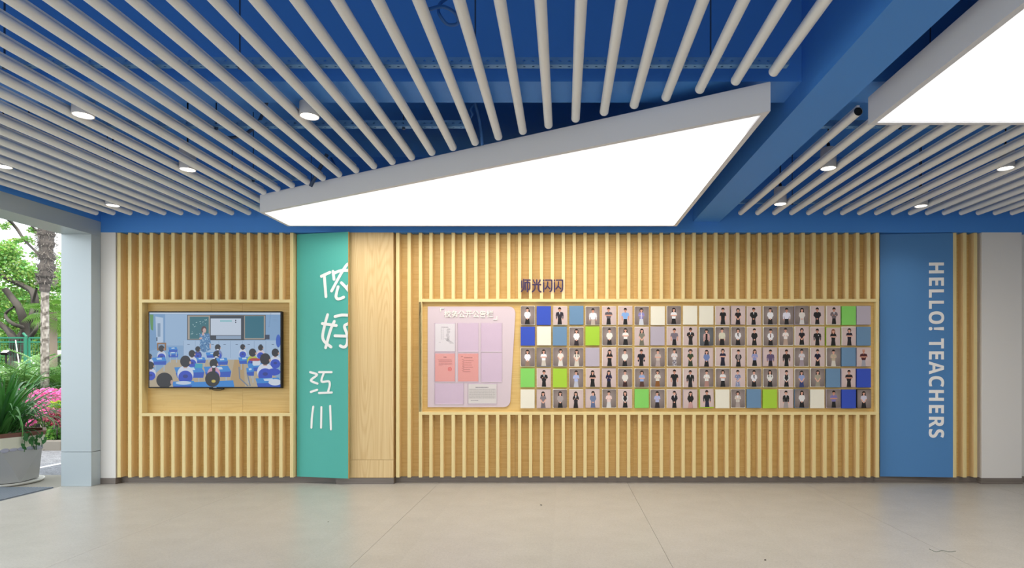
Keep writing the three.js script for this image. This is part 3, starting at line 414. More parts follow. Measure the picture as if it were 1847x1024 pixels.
  const fabric = dataTex(128, 128, (u, v) => { const k = 128 + (n64(u * 64, v * 64) - 0.5) * 200; return [k, k, k]; }, false); fabric.repeat.set(8, 8);
  const bm = {}; for (const k in blockCol) bm[k] = std({ color: lin(...blockCol[k]), roughness: 0.8, bumpMap: fabric, bumpScale: 0.0006 });
  const BW = 0.155, BH = 0.2065, block = box(BW, BH, 0.03, 0, 0, 0.015, { r: 0.002 });
  const pm = std({ map: atlas, roughness: 0.85 });
  const blank = { B: 'royal blue', S: 'steel blue', W: 'cream white', L: 'lavender grey', Y: 'lime green', G: 'grass green' };
  const Zt = 6.383;
  T.forEach((row, r) => row.forEach((spec, c) => {
    const px = CXS[c] + rr(-0.4, 0.4), py = RYS[r] + rr(-0.4, 0.4), p = [wx(px, Zt), wy(py, Zt), -0.0448], where = `${ord(c + 1)} in ${ROW[r]} row`;
    if (spec.length < 2) { const m = mesh('blank_tile', block, bm[spec]); m.position.set(...p); tag(m, `blank ${blank[spec]} wall tile, ${where}`, 'wall tile', 'tiles of the photo display'); return; }
    const [, , , , bd, bk, desc] = spec.split('|');
    const t = thing('photo_tile', `photo tile of ${desc}, ${where}`, 'wall tile', p, 'tiles of the photo display');
    mesh('block', block, bm[bk], t);
    const w = BW * 0.965, h = BH * 0.965, rad = bd === 'l' ? 0.002 : 0.011, s = new THREE.Shape();
    s.moveTo(-w / 2 + rad, -h / 2); s.lineTo(w / 2 - rad, -h / 2); s.quadraticCurveTo(w / 2, -h / 2, w / 2, -h / 2 + rad); s.lineTo(w / 2, h / 2 - rad); s.quadraticCurveTo(w / 2, h / 2, w / 2 - rad, h / 2); s.lineTo(-w / 2 + rad, h / 2); s.quadraticCurveTo(-w / 2, h / 2, -w / 2, h / 2 - rad); s.lineTo(-w / 2, -h / 2 + rad); s.quadraticCurveTo(-w / 2, -h / 2, -w / 2 + rad, -h / 2);
    const g = plateUV(new THREE.ExtrudeGeometry(s, { depth: 0.001, bevelEnabled: false, curveSegments: 3 }), -w / 2, w / 2, -h / 2, h / 2, (c * cw + 0.5) / 2048, (c * cw + cw - 0.5) / 2048, 1 - (r * chh + chh - 0.5) / 640, 1 - (r * chh + 0.5) / 640);
    const pr = mesh('print', g, pm, t); pr.position.set(rr(-0.002, 0.003), rr(-0.003, 0.002), 0.0301);
    if (/tilted/.test(desc)) { pr.rotation.z = 0.03; pr.position.set(0.004, 0.007, 0.0301); } else pr.rotation.z = rr(-0.006, 0.006);
  }));
}

// ------------------------------------------------------------------ ceiling: tubes, rails, light panels, downlights
const TH = 1.62, TR = 0.028, TY = EYE + TH;
const tubeX = (k) => TH * (0.0475 + 0.1114 * k);
const edgeZ = (X) => 5.536 + (X + 2.89) / 4.07 * -2.212;          // slanted front of the light panel, as depth from the eye
function ceilingTube(k, Z0, Z1, label, group, openEnd) {
  const t = thing('ceiling_tube', label, 'ceiling tube', [tubeX(k), TY, wz(Z1)], group), L = Z1 - Z0;
  mesh('tube', new THREE.CylinderGeometry(TR, TR, L, 20, 1, true).rotateX(Math.PI / 2).translate(0, 0, L / 2), M.tubeW, t);
  mesh('end_cap', new THREE.CylinderGeometry(TR + 0.0004, TR - 0.003, 0.004, 20).rotateX(Math.PI / 2).rotateY(Math.PI).translate(0, 0, 0.0), M.tubeW, t);
  mesh('end_cap', new THREE.CylinderGeometry(TR - 0.0012, TR - 0.0012, 0.003, 20).rotateX(Math.PI / 2).translate(0, 0, L - 0.003), openEnd ? M.black : M.tubeW, t);
  mesh('hanger_rail', span(-0.009, 0.009, TR - 0.002, TR + 0.011, 0.012, L), M.tubeW, t);
}
let nWall = 0;
for (let k = -28; k <= -17; k++) ceilingTube(k, -1.6, 6.19, `white round ceiling tube reaching the wall beam, ${ord(++nWall)} from the doorway side`, 'ceiling tubes reaching the wall beam');
for (let k = 6; k >= -16; k--) { const X = tubeX(k), e = edgeZ(X) - 0.045 - 0.075 * (X + 2.89) / 4.07; ceilingTube(k, -1.6, e, `white round ceiling tube ending at the slanted light panel, ${ord(7 - k)} from its right tip`, 'ceiling tubes ending at the light panel'); }
for (let k = 10; k <= 28; k++) ceilingTube(k, k < 11 ? 3.72 : 3.6, 6.19, `white round ceiling tube behind the right light panel, ${ord(k - 9)} from the long blue beam`, 'ceiling tubes behind the right light panel', k === 10);

function perforatedRail(x0, x1, Z, label) {
  const t = thing('mounting_rail', label, 'mounting rail', [0, EYE + 1.6602, wz(Z)]);
  const face = (horizontal) => {
    const s = new THREE.Shape(); s.moveTo(x0, -0.0205); s.lineTo(x1, -0.0205); s.lineTo(x1, 0.0205); s.lineTo(x0, 0.0205); s.closePath();
    for (let x = x0 + 0.03; x < x1 - 0.02; x += 0.05) { const h = new THREE.Path(); h.absellipse(x, 0, 0.010, 0.007, 0, Math.PI * 2, true); s.holes.push(h); }
    return new THREE.ExtrudeGeometry(s, { depth: 0.002, bevelEnabled: false, curveSegments: 2 });
  };
  mesh('base_flange', face().rotateX(-Math.PI / 2), M.galv, t);
  mesh('front_web', face().translate(0, 0.0205, 0.0195), M.galv, t);
  mesh('rear_web', span(x0, x1, 0, 0.041, -0.0215, -0.0195), M.galv, t);
  for (let x = x1 - 0.43; x > x0; x -= 1.31) {
    mesh('hanger_rod', new THREE.CylinderGeometry(0.0045, 0.0045, CEIL - EYE - 1.6602, 8).translate(x, (CEIL - EYE - 1.6602) / 2, 0), M.rod, t);
    mesh('rod_nut', new THREE.CylinderGeometry(0.011, 0.011, 0.014, 6).translate(x, -0.007, 0.0), M.rod, t);
  }
}
perforatedRail(XL + 0.06, 1.247, 3.24, 'perforated blue rail in front of the cross beam');
perforatedRail(XL + 0.06, -0.69, 4.07, 'perforated blue rail just behind the cross beam, left side');
perforatedRail(XL + 0.06, -2.36, 5.23, 'perforated blue rail above the left end of the light panel');
perforatedRail(XL + 0.06, -3.0, 6.02, 'perforated blue rail nearest the wall, left side');
perforatedRail(1.80, 5.4, 4.07, 'perforated blue rail just behind the right light panel');
perforatedRail(1.80, 5.4, 5.99, 'perforated blue rail nearest the wall, right side');
perforatedRail(XL + 0.06, 1.247, 1.9, 'perforated blue rail nearest the viewer');

function lightPanel(label, X0, X1, Zb, Zf0, Zf1, hBot) {           // trapezoid: back edge at depth Zb, front edge runs from (X0, Zf0) to (X1, Zf1)
  const t = thing('light_panel', label, 'ceiling light', [0, EYE + hBot, 0]), hh = 0.165, lip = 0.035;
  const out = [[X0, wz(Zb)], [X1, wz(Zb)], [X1, wz(Zf1)], [X0, wz(Zf0)]];
  const inset = (d) => { // offset polygon inwards
    const n = out.length, lines = out.map((p, i) => { const q = out[(i + 1) % n], dx = q[0] - p[0], dz = q[1] - p[1], L = Math.hypot(dx, dz), s = -1; return { p: [p[0] + s * dz / L * d, p[1] - s * dx / L * d], d: [dx / L, dz / L] }; });
    return lines.map((b, i) => { const a = lines[(i + n - 1) % n], det = a.d[0] * b.d[1] - a.d[1] * b.d[0], k = ((b.p[0] - a.p[0]) * b.d[1] - (b.p[1] - a.p[1]) * b.d[0]) / det; return [a.p[0] + a.d[0] * k, a.p[1] + a.d[1] * k]; });
  };
  const test = inset(lip), cx = out.reduce((s, p) => s + p[0], 0) / 4, cz = out.reduce((s, p) => s + p[1], 0) / 4;
  const ins = Math.hypot(test[0][0] - cx, test[0][1] - cz) < Math.hypot(out[0][0] - cx, out[0][1] - cz) ? inset : (d) => inset(-d);
  const poly = (pts) => { const s = new THREE.Shape(); pts.forEach(([x, z], i) => i ? s.lineTo(x, -z) : s.moveTo(x, -z)); s.closePath(); return s; };
  const ring = poly(out), hole = new THREE.Path(); ins(lip).reverse().forEach(([x, z], i) => i ? hole.lineTo(x, -z) : hole.moveTo(x, -z)); hole.closePath(); ring.holes.push(hole);
  mesh('frame', new THREE.ExtrudeGeometry(ring, { depth: hh, bevelEnabled: false }).rotateX(-Math.PI / 2), M.frame, t);
  mesh('top_cover', new THREE.ExtrudeGeometry(poly(ins(0.002)), { depth: 0.004, bevelEnabled: false }).rotateX(-Math.PI / 2).translate(0, hh, 0), M.frame, t);
  const inner = ins(lip - 0.002);
  mesh('diffuser', new THREE.ExtrudeGeometry(poly(inner), { depth: 0.006, bevelEnabled: false }).rotateX(-Math.PI / 2).translate(0, 0.012, 0), M.diffuser, t);
  for (const [x, z] of [[X0 + 0.3, wz(Zb) + 0.12], [X1 - 0.25, wz(Zb) + 0.3], [X0 + (X1 - X0) * 0.5, wz(Zb) + 0.5]]) mesh('hanger_rod', new THREE.CylinderGeometry(0.003, 0.003, CEIL - EYE - hBot - hh, 6).translate(x, (CEIL - EYE - hBot + hh) / 2, z), M.rod, t);
  // the light of the panel: strips that fill the diffuser just under its face
  const N = 8, I = ins(lip + 0.004), bx0 = I[0][0], bx1 = I[1][0], bz = I[0][1], fz = (x) => I[3][1] + (x - I[3][0]) / (I[2][0] - I[3][0]) * (I[2][1] - I[3][1]);
  for (let i = 0; i < N; i++) {
    const xa = bx0 + (bx1 - bx0) * i / N, xb = bx0 + (bx1 - bx0) * (i + 1) / N, zf = Math.min(fz(xa), fz(xb)), zm = (fz(xa) + fz(xb)) / 2, len = zf - bz;
    const l = new THREE.RectAreaLight(lin(PANEL.r, PANEL.g, PANEL.b), PANEL.nits * (zm - bz) / len, xb - xa, len); l.position.set((xa + xb) / 2, EYE + hBot + 0.009, bz + len / 2); l.lookAt(l.position.x, -10, l.position.z); scene.add(l);
  }
}
lightPanel('large trapezoid light panel with slanted front edge, left of the long blue beam', -2.89, 1.18, 6.09, 5.536, 3.324, 1.45);
lightPanel('large bright light panel at upper right, right of the long blue beam', 1.84, 5.9, 3.52, 0.78, 2.95, 1.45);

{
  const spots = [[-1.62, 2.28, 'above the viewer at the left of centre'], [-1.62, 3.67, 'over the cross beam, nearest the light panel'], [-3.02, 3.655, 'beside the doorway side tubes, second column from the panel'], [-3.04, 4.67, 'just left of the light panel tip'], [-4.42, 4.6, 'at the left edge of the picture'], [-4.43, 5.72, 'nearest the doorway corner'],
    [2.11, 4.64, 'right of the long beam, nearer one'], [2.106, 5.67, 'right of the long beam, closest to the wall'], [3.51, 5.74, 'above the blue lettered panel'], [3.49, 4.64, 'at the right edge of the picture'], [0.2, 2.3, 'above the viewer at the centre'], [-3.02, 2.5, 'above the viewer at far left']];
  const body = new THREE.LatheGeometry([[0, 0.165], [0.056, 0.165], [0.06, 0.16], [0.061, 0.004], [0.059, 0], [0.0555, 0], [0.0545, 0.012], [0, 0.014]].map(([x, y]) => new THREE.Vector2(x, y)), 28);
  const lens = new THREE.CylinderGeometry(0.0545, 0.0545, 0.004, 28).translate(0, 0.006, 0);
  const ceilGap = CEIL - EYE - 1.603 - 0.159, stem = new THREE.CylinderGeometry(0.006, 0.006, ceilGap, 8).translate(0, 0.165 + ceilGap / 2, 0), grip = new THREE.CylinderGeometry(0.012, 0.016, 0.04, 12).translate(0, 0.185, 0);
  const HL = 1.603, mid = (x) => tubeX(Math.floor((x * 1.021 / TH - 0.0475) / 0.1114) + 0.5);   // each hangs in the gap between two tubes
  for (const [x0, Z0, where] of spots) {
    const x = mid(x0), Z = Z0 * 1.021;
    const t = thing('downlight', 'white cylinder downlight ' + where, 'downlight', [x, EYE + HL - 0.006, wz(Z)]);
    mesh('housing', body, M.lamp, t); mesh('lens', lens, M.lens, t); mesh('cord', stem, M.black, t); mesh('cord_grip', grip, M.black, t);
    const s = new THREE.SpotLight(lin(1, 0.93, 0.82), SPOT.candela, 0, 1.1, 0.8, 2); s.position.set(x, EYE + HL - 0.01, wz(Z)); s.target.position.set(x, 0, wz(Z)); s.shadow.radius = 4; s.castShadow = true; scene.add(s, s.target);
  }
}
{ // services above the tubes
  const V = (px, py, Z) => at(px, py, Z);
  tag(mesh('conduit_coil', new THREE.TubeGeometry(new THREE.CatmullRomCurve3([V(773, 17, 2.75), V(800, 12, 2.8), V(822, 25, 2.85), V(826, 42, 2.9), V(808, 44, 2.9), V(793, 27, 2.85), V(792, 10, 2.9), V(808, -4, 3.0), V(822, -12, 3.1)]), 60, 0.0085, 8), M.conduit), 'loop of blue corrugated conduit hanging in the ceiling', 'conduit');
  tag(mesh('conduit', new THREE.TubeGeometry(new THREE.CatmullRomCurve3([V(855, 170, 4.0), V(858, 190, 4.05), V(863, 208, 4.1), V(867, 232, 4.15), V(870, 262, 4.2)]), 40, 0.011, 8), M.conduit), 'blue conduit dropping behind the cross beam towards the light panel', 'conduit');
  tag(mesh('cable_tail', new THREE.TubeGeometry(new THREE.CatmullRomCurve3([V(854, 186, 4.0), V(849, 198, 4.0), V(852, 206, 4.02), V(846, 216, 4.05)]), 30, 0.007, 8), M.conduit), 'short bent blue cable beside the dropping conduit', 'cable');
  tag(mesh('black_conduit', new THREE.TubeGeometry(new THREE.CatmullRomCurve3([V(484, 175, 4.25), V(474, 205, 4.3), V(462, 226, 4.3), V(445, 240, 4.3), V(420, 248, 4.35), V(404, 248, 4.35)]), 40, 0.012, 8), M.rod), 'dark flexible conduit curving behind the tubes at left', 'conduit');
  tag(mesh('steel_brace', new THREE.TubeGeometry(new THREE.LineCurve3(V(590, 278, 5.0), V(560, 336, 5.05)), 2, 0.017, 4), M.rod), 'dark slanted steel brace above the light panel', 'brace');
  tag(mesh('thin_steel_brace', new THREE.TubeGeometry(new THREE.LineCurve3(V(596, 285, 5.2), V(616, 322, 5.2)), 2, 0.014, 4), M.conduit), 'thin blue slanted brace beside the dark brace', 'brace');
}

// ------------------------------------------------------------------ bits on the floor
{
  const crumb = (px, py, s, label) => { const Z = FOCAL * EYE / (py - VY), g = new THREE.DodecahedronGeometry(s, 0).scale(1.6, 0.4, 0.9), m = mesh('floor_crumb', g, std({ color: 0x241a10, roughness: 0.9 })); m.position.set(wx(px, Z), s * 0.35, wz(Z)); m.rotation.y = px; tag(m, label, 'debris'); };
  crumb(976, 911, 0.009, 'small dark crumb on the floor below the title sign'); crumb(1380, 1010, 0.007, 'small dark crumb on the near floor right of centre'); crumb(592, 941, 0.005, 'tiny dark crumb on the floor below the teal panel');
  const th = (pts, label) => tag(mesh('thread', new THREE.TubeGeometry(new THREE.CatmullRomCurve3(pts.map(([x, y]) => { const Z = FOCAL * EYE / (y - VY); return new THREE.Vector3(wx(x, Z), 0.0015, wz(Z)); })), 30, 0.0012, 5), std({ color: 0x3e5a42, roughness: 0.9 })), label, 'debris');
  th([[1676, 990], [1688, 995], [1700, 993], [1712, 995], [1724, 994]], 'thin green thread on the floor at right');
}
// ------------------------------------------------------------------ outdoors, seen through the doorway
{
  const leafM = (r, g, b) => new THREE.MeshPhysicalMaterial({ color: lin(r, g, b), roughness: 0.55, transmission: 0.35, thickness: 0, side: THREE.DoubleSide, ior: 1.3 });
  const G = { strap: [leafM(0.075, 0.25, 0.055), leafM(0.11, 0.33, 0.08), leafM(0.05, 0.17, 0.05)], tree: leafM(0.24, 0.44, 0.11), hedge: leafM(0.30, 0.50, 0.16), palm: leafM(0.22, 0.42, 0.08), cycad: leafM(0.17, 0.36, 0.09), shrub: leafM(0.09, 0.24, 0.035), lime: leafM(0.34, 0.50, 0.04), red: leafM(0.34, 0.05, 0.10), pinkB: leafM(0.88, 0.24, 0.56) };
  const bark = std({ color: lin(0.07, 0.062, 0.055), roughness: 0.95 }), barkTex = dataTex(128, 256, (u, v) => { const k = (n64(u * 16, v * 64) - 0.5) * 70 + (Math.sin(v * 60 + n16(u * 4, v * 8) * 4) > 0.75 ? -40 : 0); return [138 + k, 132 + k, 126 + k].map((c) => clamp(c, 0, 255)); });
  const paleBark = std({ map: barkTex, roughness: 0.9 }), fibre = std({ color: lin(0.085, 0.075, 0.07), roughness: 1 }), brownBark = std({ color: lin(0.27, 0.21, 0.17), roughness: 1 });
  const green = std({ color: lin(0.01, 0.17, 0.10), roughness: 0.5 }), white = std({ color: lin(0.8, 0.8, 0.8), roughness: 0.5 });
  const GY = -0.06;
  struct('ground', span(-60, -5.2, GY - 0.5, GY - 0.1, -60, ZB), M.soil);
  struct('road', span(-40, XO, GY - 0.1, GY, -2.9, ZB), M.asphalt);
  struct('apron', span(-9, XO, GY, -0.004, -0.54, 7.4), M.concrete);
  struct('garden_bed', span(-60, -4.6, GY - 0.1, 0.03, -60, -3.06), M.soil);
  struct('wall_outer', span(XO, XL - 0.3, 0, CEIL, -3, 0), M.white);
  tag(mesh('road_line', span(-6.98, -6.90, GY, GY + 0.003, -2.7, -0.8), white), 'white painted line on the grey road outside the doorway', 'road marking');
  { const k = structGroup('kerb'), kerbM = std({ color: lin(0.17, 0.16, 0.145), roughness: 0.95 }); for (let i = 0; i < 16; i++) mesh('kerb_stone', box(0.594, 0.2, 0.16, -13.7 + i * 0.6, GY + 0.05 + rr(-0.004, 0.004), -2.98 + rr(-0.006, 0.006), { r: 0.02 }), kerbM, k); }
  { // ribbed mat in the doorway
    const t = thing('door_mat', 'grey ribbed entrance mat outside the doorway, in front of the pot', 'mat', [XO - 0.005, -0.004, 0.2]), rubber = std({ color: lin(0.20, 0.23, 0.27), roughness: 0.8 });
    mesh('mat_base', span(-1.5, 0, 0.0005, 0.006, 0, 2.4), rubber, t);
    const rib = span(-0.009, 0.009, 0.006, 0.016, 0, 2.4, { r: 0.003 });
    for (let i = 0; i < 46; i++) { const m = mesh('rib', rib, rubber, t); m.position.x = -0.02 - i * 0.032; }
  }
  // strap leaves: a few shapes shared by many leaves
  function strap(L, a0, droop, w) {
    const n = 9, pos = [], idx = []; let x = 0, y = 0, a = a0;
    for (let i = 0; i <= n; i++) {
      const f = i / n, ww = w * Math.min(1, 0.55 + f * 2) * (1 - Math.pow(f, 2.6)) + 0.0015, nx = -Math.sin(a), ny = Math.cos(a);
      pos.push(x + nx * ww * 0.35, y + ny * ww * 0.35, -ww, x, y, 0, x + nx * ww * 0.35, y + ny * ww * 0.35, ww);
      if (i < n) { const b = i * 3; idx.push(b, b + 1, b + 3, b + 1, b + 4, b + 3, b + 1, b + 2, b + 4, b + 2, b + 5, b + 4); }
      x += Math.cos(a) * L / n; y += Math.sin(a) * L / n; a -= droop / n * (0.4 + 1.2 * f);
    }
    const g = new THREE.BufferGeometry(); g.setAttribute('position', new THREE.Float32BufferAttribute(pos, 3)); g.setIndex(idx); g.computeVertexNormals(); return g;
  }
  { // faceted pot with its plant
    const Zp = 6.42, px = wx(4, Zp), pz = wz(Zp), hh = 0.575;
    const t = thing('plant_pot', 'large grey faceted plant pot with cream drip glaze and brown rim', 'plant pot', [px, -0.004, pz]);
    const clay = std({ color: lin(0.36, 0.36, 0.355), roughness: 0.2 }), cream = std({ color: lin(0.66, 0.64, 0.52), roughness: 0.25 }), brown = std({ color: lin(0.16, 0.06, 0.04), roughness: 0.3 }), lilac = std({ color: lin(0.36, 0.36, 0.44), roughness: 0.3 });
    const ring = (r, y, off) => Array.from({ length: 6 }, (_, i) => { const a = (i + off) / 6 * Math.PI * 2; return [Math.cos(a) * r, y, Math.sin(a) * r]; });
    const tri = (list) => { const g = new THREE.BufferGeometry(); g.setAttribute('position', new THREE.Float32BufferAttribute(list.flat(2), 3)); g.computeVertexNormals(); return plain(g); };
    const anti = (A, B) => { const o = []; for (let i = 0; i < 6; i++) { const j = (i + 1) % 6; o.push(A[i], B[i], A[j], A[j], B[i], B[j]); } return o; };
    const rad = (y) => 0.30 + 0.115 * y / hh, o1 = 0.3, low = ring(0.30, 0.03, o1), mid = ring(rad(0.40), 0.40, o1 + 0.5);
    mesh('pot_body', tri(anti(low, mid)), clay, t);
    // glaze: flat sided band with a dripping lower border
    const band = (y0, y1, d0, d1) => { const A = ring(rad(y0) + d0, y0, o1 + 0.5), B = ring(rad(y1) + d1, y1, o1 + 0.5), o = []; for (let i = 0; i < 6; i++) { const j = (i + 1) % 6; o.push(A[i], B[i], A[j], A[j], B[i], B[j]); } return tri(o); };
    mesh('glaze_band', band(0.39, 0.53, 0, 0.002), cream, t); mesh('glaze_rim', band(0.53, hh, 0.002, 0.006), brown, t);
    const rim = [ring(rad(hh) + 0.006, hh, o1 + 0.5), ring(rad(hh) - 0.03, hh, o1 + 0.5), ring(rad(hh) - 0.05, hh - 0.07, o1 + 0.5)], ro = [];
    for (let q = 0; q < 2; q++) for (let i = 0; i < 6; i++) { const j = (i + 1) % 6; ro.push(rim[q][i], rim[q + 1][i], rim[q][j], rim[q][j], rim[q + 1][i], rim[q + 1][j]); }
    mesh('rim_lip', tri(ro), brown, t);
    const drips = []; for (let i = 0; i < 6; i++) for (let k = 0; k < 5; k++) { const a = (i + o1 + 0.5) / 6 * Math.PI * 2, b = (i + o1 + 1.5) / 6 * Math.PI * 2, f = (k + 0.5) / 5, rr0 = rad(0.40) + 0.002, l = rr(0.004, 0.02); const q = new THREE.SphereGeometry(0.04, 10, 8).scale(1, l / 0.04 + 0.3, 0.12); q.rotateY(Math.PI / 2 - (a + b) / 2); q.translate((Math.cos(a) * (1 - f) + Math.cos(b) * f) * rr0, 0.395, (Math.sin(a) * (1 - f) + Math.sin(b) * f) * rr0); drips.push(plain(q)); }
    mesh('glaze_drip', mergeGeometries(drips), lilac, t);
    mesh('saucer', new THREE.LatheGeometry([[0, 0], [0.32, 0], [0.345, 0.008], [0.355, 0.03], [0.335, 0.03], [0.3, 0.022], [0, 0.022]].map(([x, y]) => new THREE.Vector2(x, y)), 40), std({ color: lin(0.62, 0.61, 0.56), roughness: 0.5 }), t);
    mesh('potting_soil', new THREE.CylinderGeometry(0.34, 0.34, 0.02, 6).rotateY(-(o1 + 0.5) / 6 * 6.283).translate(0, hh - 0.06, 0), M.soil, t);
    for (const m of G.strap) m.roughness = 0.36;
    const p = thing('strap_leaf_plant', 'green arching strap-leaved plant growing in the faceted pot', 'plant', [px, hh - 0.055, pz]);
    const shapes = [strap(0.75, 1.25, 1.3, 0.014), strap(0.85, 1.1, 2.3, 0.013), strap(0.8, 1.0, 3.0, 0.012), strap(0.62, 1.42, 0.5, 0.014), strap(0.8, 0.8, 1.7, 0.012), strap(0.66, 0.85, 3.1, 0.012)];
    for (let i = 0; i < 230; i++) { const m = mesh('leaf', shapes[i % 6], G.strap[Math.floor(rnd() * 3)], p), a = rr(0, 6.283), q = rr(0, 0.22), near = Math.cos(a) > 0.25, s = Math.min(i % 6 === 3 ? rr(0.95, 1.22) : rr(0.85, 1.3), near ? [1.05, 0.9, 1.0, 1.15, 0.72, 1.1][i % 6] : 2); m.rotation.set(rr(-0.15, 0.15), a, rr(-0.12, 0.12)); m.position.set(Math.cos(a) * q * (near ? 0.5 : 1), rr(0, 0.08), -Math.sin(a) * q); m.scale.setScalar(s); }
    const iv = thing('trailing_vine', 'dark green vine with broad leaves hanging over the right side of the pot', 'plant', [px + 0.36, hh - 0.03, pz + 0.06]);
    const vs = new THREE.Shape(); vs.moveTo(0, 0); vs.bezierCurveTo(0.05, 0.0, 0.06, -0.04, 0, -0.11); vs.bezierCurveTo(-0.06, -0.04, -0.05, 0, 0, 0);
    const vg = new THREE.ShapeGeometry(vs, 5);
    for (let k = 0; k < 4; k++) { const x = rr(-0.02, 0.06), z = rr(-0.08, 0.12), L = rr(0.1, 0.2); mesh('stem', tube([new THREE.Vector3(-0.14, 0.02, z), new THREE.Vector3(0, 0.035, z), new THREE.Vector3(x + 0.02, -L * 0.5, z), new THREE.Vector3(x + 0.02, -L, z)], 0.004, 12, 5), G.strap[2], iv); for (let j = 0; j < 5; j++) { const m = mesh('leaf', vg, G.strap[2], iv); m.position.set(x + 0.02 + rr(-0.03, 0.04), -L * j / 5 + 0.02, z + rr(-0.02, 0.03)); m.rotation.set(rr(-0.4, 0.4), rr(-0.9, 0.9), rr(-0.5, 0.5)); m.scale.setScalar(rr(0.35, 0.6)); } }
  }
  // leaf clouds
  const leafG = (() => { const g = new THREE.BufferGeometry(); g.setAttribute('position', new THREE.Float32BufferAttribute([0, 0, 0, 0.5, 0.32, 0.06, 1, 0, -0.05, 0.5, -0.32, 0.06], 3)); g.setIndex([0, 2, 1, 0, 3, 2]); g.computeVertexNormals(); return g; })();
  function cloud(name, parent, blobs, per, size, mat, jitter = 0.3) {
    const n = blobs.length * per, m = new THREE.InstancedMesh(leafG, mat, n), o = new THREE.Object3D(), c = new THREE.Color(); let i = 0;
    for (const [x, y, z, r, ry = r] of blobs) for (let k = 0; k < per; k++, i++) {
      const u = rr(-1, 1), a = rr(0, 6.283), q = Math.pow(rnd(), 0.45), s = Math.sqrt(1 - u * u);
      o.position.set(x + Math.cos(a) * s * q * r, y + u * q * ry, z + Math.sin(a) * s * q * r); o.rotation.set(rr(-1, 1), rr(0, 6.283), rr(-0.9, 0.5)); o.scale.setScalar(size * rr(0.6, 1.25)); o.updateMatrix(); m.setMatrixAt(i, o.matrix);
      m.setColorAt(i, c.setRGB(1 + rr(-jitter, jitter), 1 + rr(-jitter, jitter) * 0.7, 1 + rr(-jitter, jitter)));
    }
    m.name = name; m.userData.kind = 'stuff'; m.castShadow = m.receiveShadow = true; parent.add(m); return m;
  }
  const B = (px, py, Z, rpx, rpy = rpx) => [wx(px, Z), wy(py, Z), wz(Z), rpx * Z / FOCAL, rpy * Z / FOCAL];
  const limb = (parent, name, pts, r, Z, mat = bark) => { const c = new THREE.CatmullRomCurve3(pts.map(([x, y], i) => at(x, y, Z + Math.sin(i * 2.1 + x) * 0.25))), g = new THREE.TubeGeometry(c, 20, r, 8), p = g.attributes.position; const v = new THREE.Vector3(); for (let i = 0; i <= 20; i++) { const s = c.getPointAt(i / 20), f = 1 - 0.55 * i / 20; for (let j = 0; j <= 8; j++) { const q = i * 9 + j; v.fromBufferAttribute(p, q).sub(s).multiplyScalar(f).add(s); p.setXYZ(q, v.x, v.y, v.z); } } g.computeVertexNormals(); return mesh(name, g, mat, parent); };
  { // broad tree behind the fence
    const t = thing('broadleaf_tree', 'broad leafy tree with dark crooked branches behind the green fence', 'tree');
    limb(t, 'trunk', [[18, 735], [24, 660], [34, 625], [45, 602], [42, 575], [33, 552], [22, 538], [8, 520]], 0.17, 17); limb(t, 'branch', [[26, 640], [22, 606], [8, 590], [-14, 574]], 0.13, 17); limb(t, 'branch', [[34, 615], [57, 580], [62, 533], [45, 517], [20, 505], [-12, 488]], 0.13, 17.3); limb(t, 'branch', [[45, 600], [50, 580], [57, 566], [59, 548], [66, 520]], 0.07, 17); limb(t, 'branch', [[40, 590], [22, 583], [10, 566], [25, 553]], 0.06, 16.8); limb(t, 'branch', [[52, 612], [66, 592], [74, 572]], 0.07, 17);
    cloud('foliage', t, [[6, 478, 17.3, 34], [-34, 470, 17, 40], [34, 492, 17.6, 30], [62, 500, 18, 28], [88, 512, 18, 26], [112, 505, 18, 26], [10, 535, 18, 40], [48, 545, 18, 36], [92, 560, 18.2, 34], [-30, 545, 18, 40], [20, 580, 18.3, 34], [60, 585, 18.4, 34], [108, 600, 18.4, 30], [84, 610, 18.5, 26], [-5, 612, 18.3, 34], [35, 615, 18.6, 30], [16, 452, 17.2, 20], [-60, 500, 17.5, 45], [135, 560, 18, 40], [128, 480, 18.4, 30]].map((b) => B(...b)), 760, 0.095, G.tree);
  }
  { const t = thing('hedge', 'pale green mass of bushes far behind the fence', 'hedge'); const bl = []; for (let i = 0; i < 16; i++) bl.push(B(-120 + i * 20, 620 + rr(-12, 12), 23 + rr(-0.5, 0.5), 26, 42)); for (let i = 0; i < 12; i++) bl.push(B(-110 + i * 22, 555 + rr(-18, 18), 24 + rr(-0.5, 0.5), 30, 30)); cloud('foliage', t, bl, 650, 0.16, G.hedge); for (let i = 0; i < 8; i++) limb(t, 'stem', [[-110 + i * 30, 715], [-108 + i * 30, 650], [-104 + i * 30, 590]], 0.06, 23.3); }
  { const t = thing('hedge', 'long green hedge along the far side of the road, left of the garden', 'hedge'), bl = []; for (let i = 0; i < 24; i++) bl.push([-27 + rr(-0.6, 0.6), 1.3 + rr(-0.4, 0.7), -22 + i * 1.5, 1.5, 1.7]); cloud('foliage', t, bl, 500, 0.17, G.hedge); for (let i = 0; i < 12; i++) mesh('stem', new THREE.CylinderGeometry(0.05, 0.06, 2.2, 6).translate(-27, 1.05, -22 + i * 3), bark, t); }
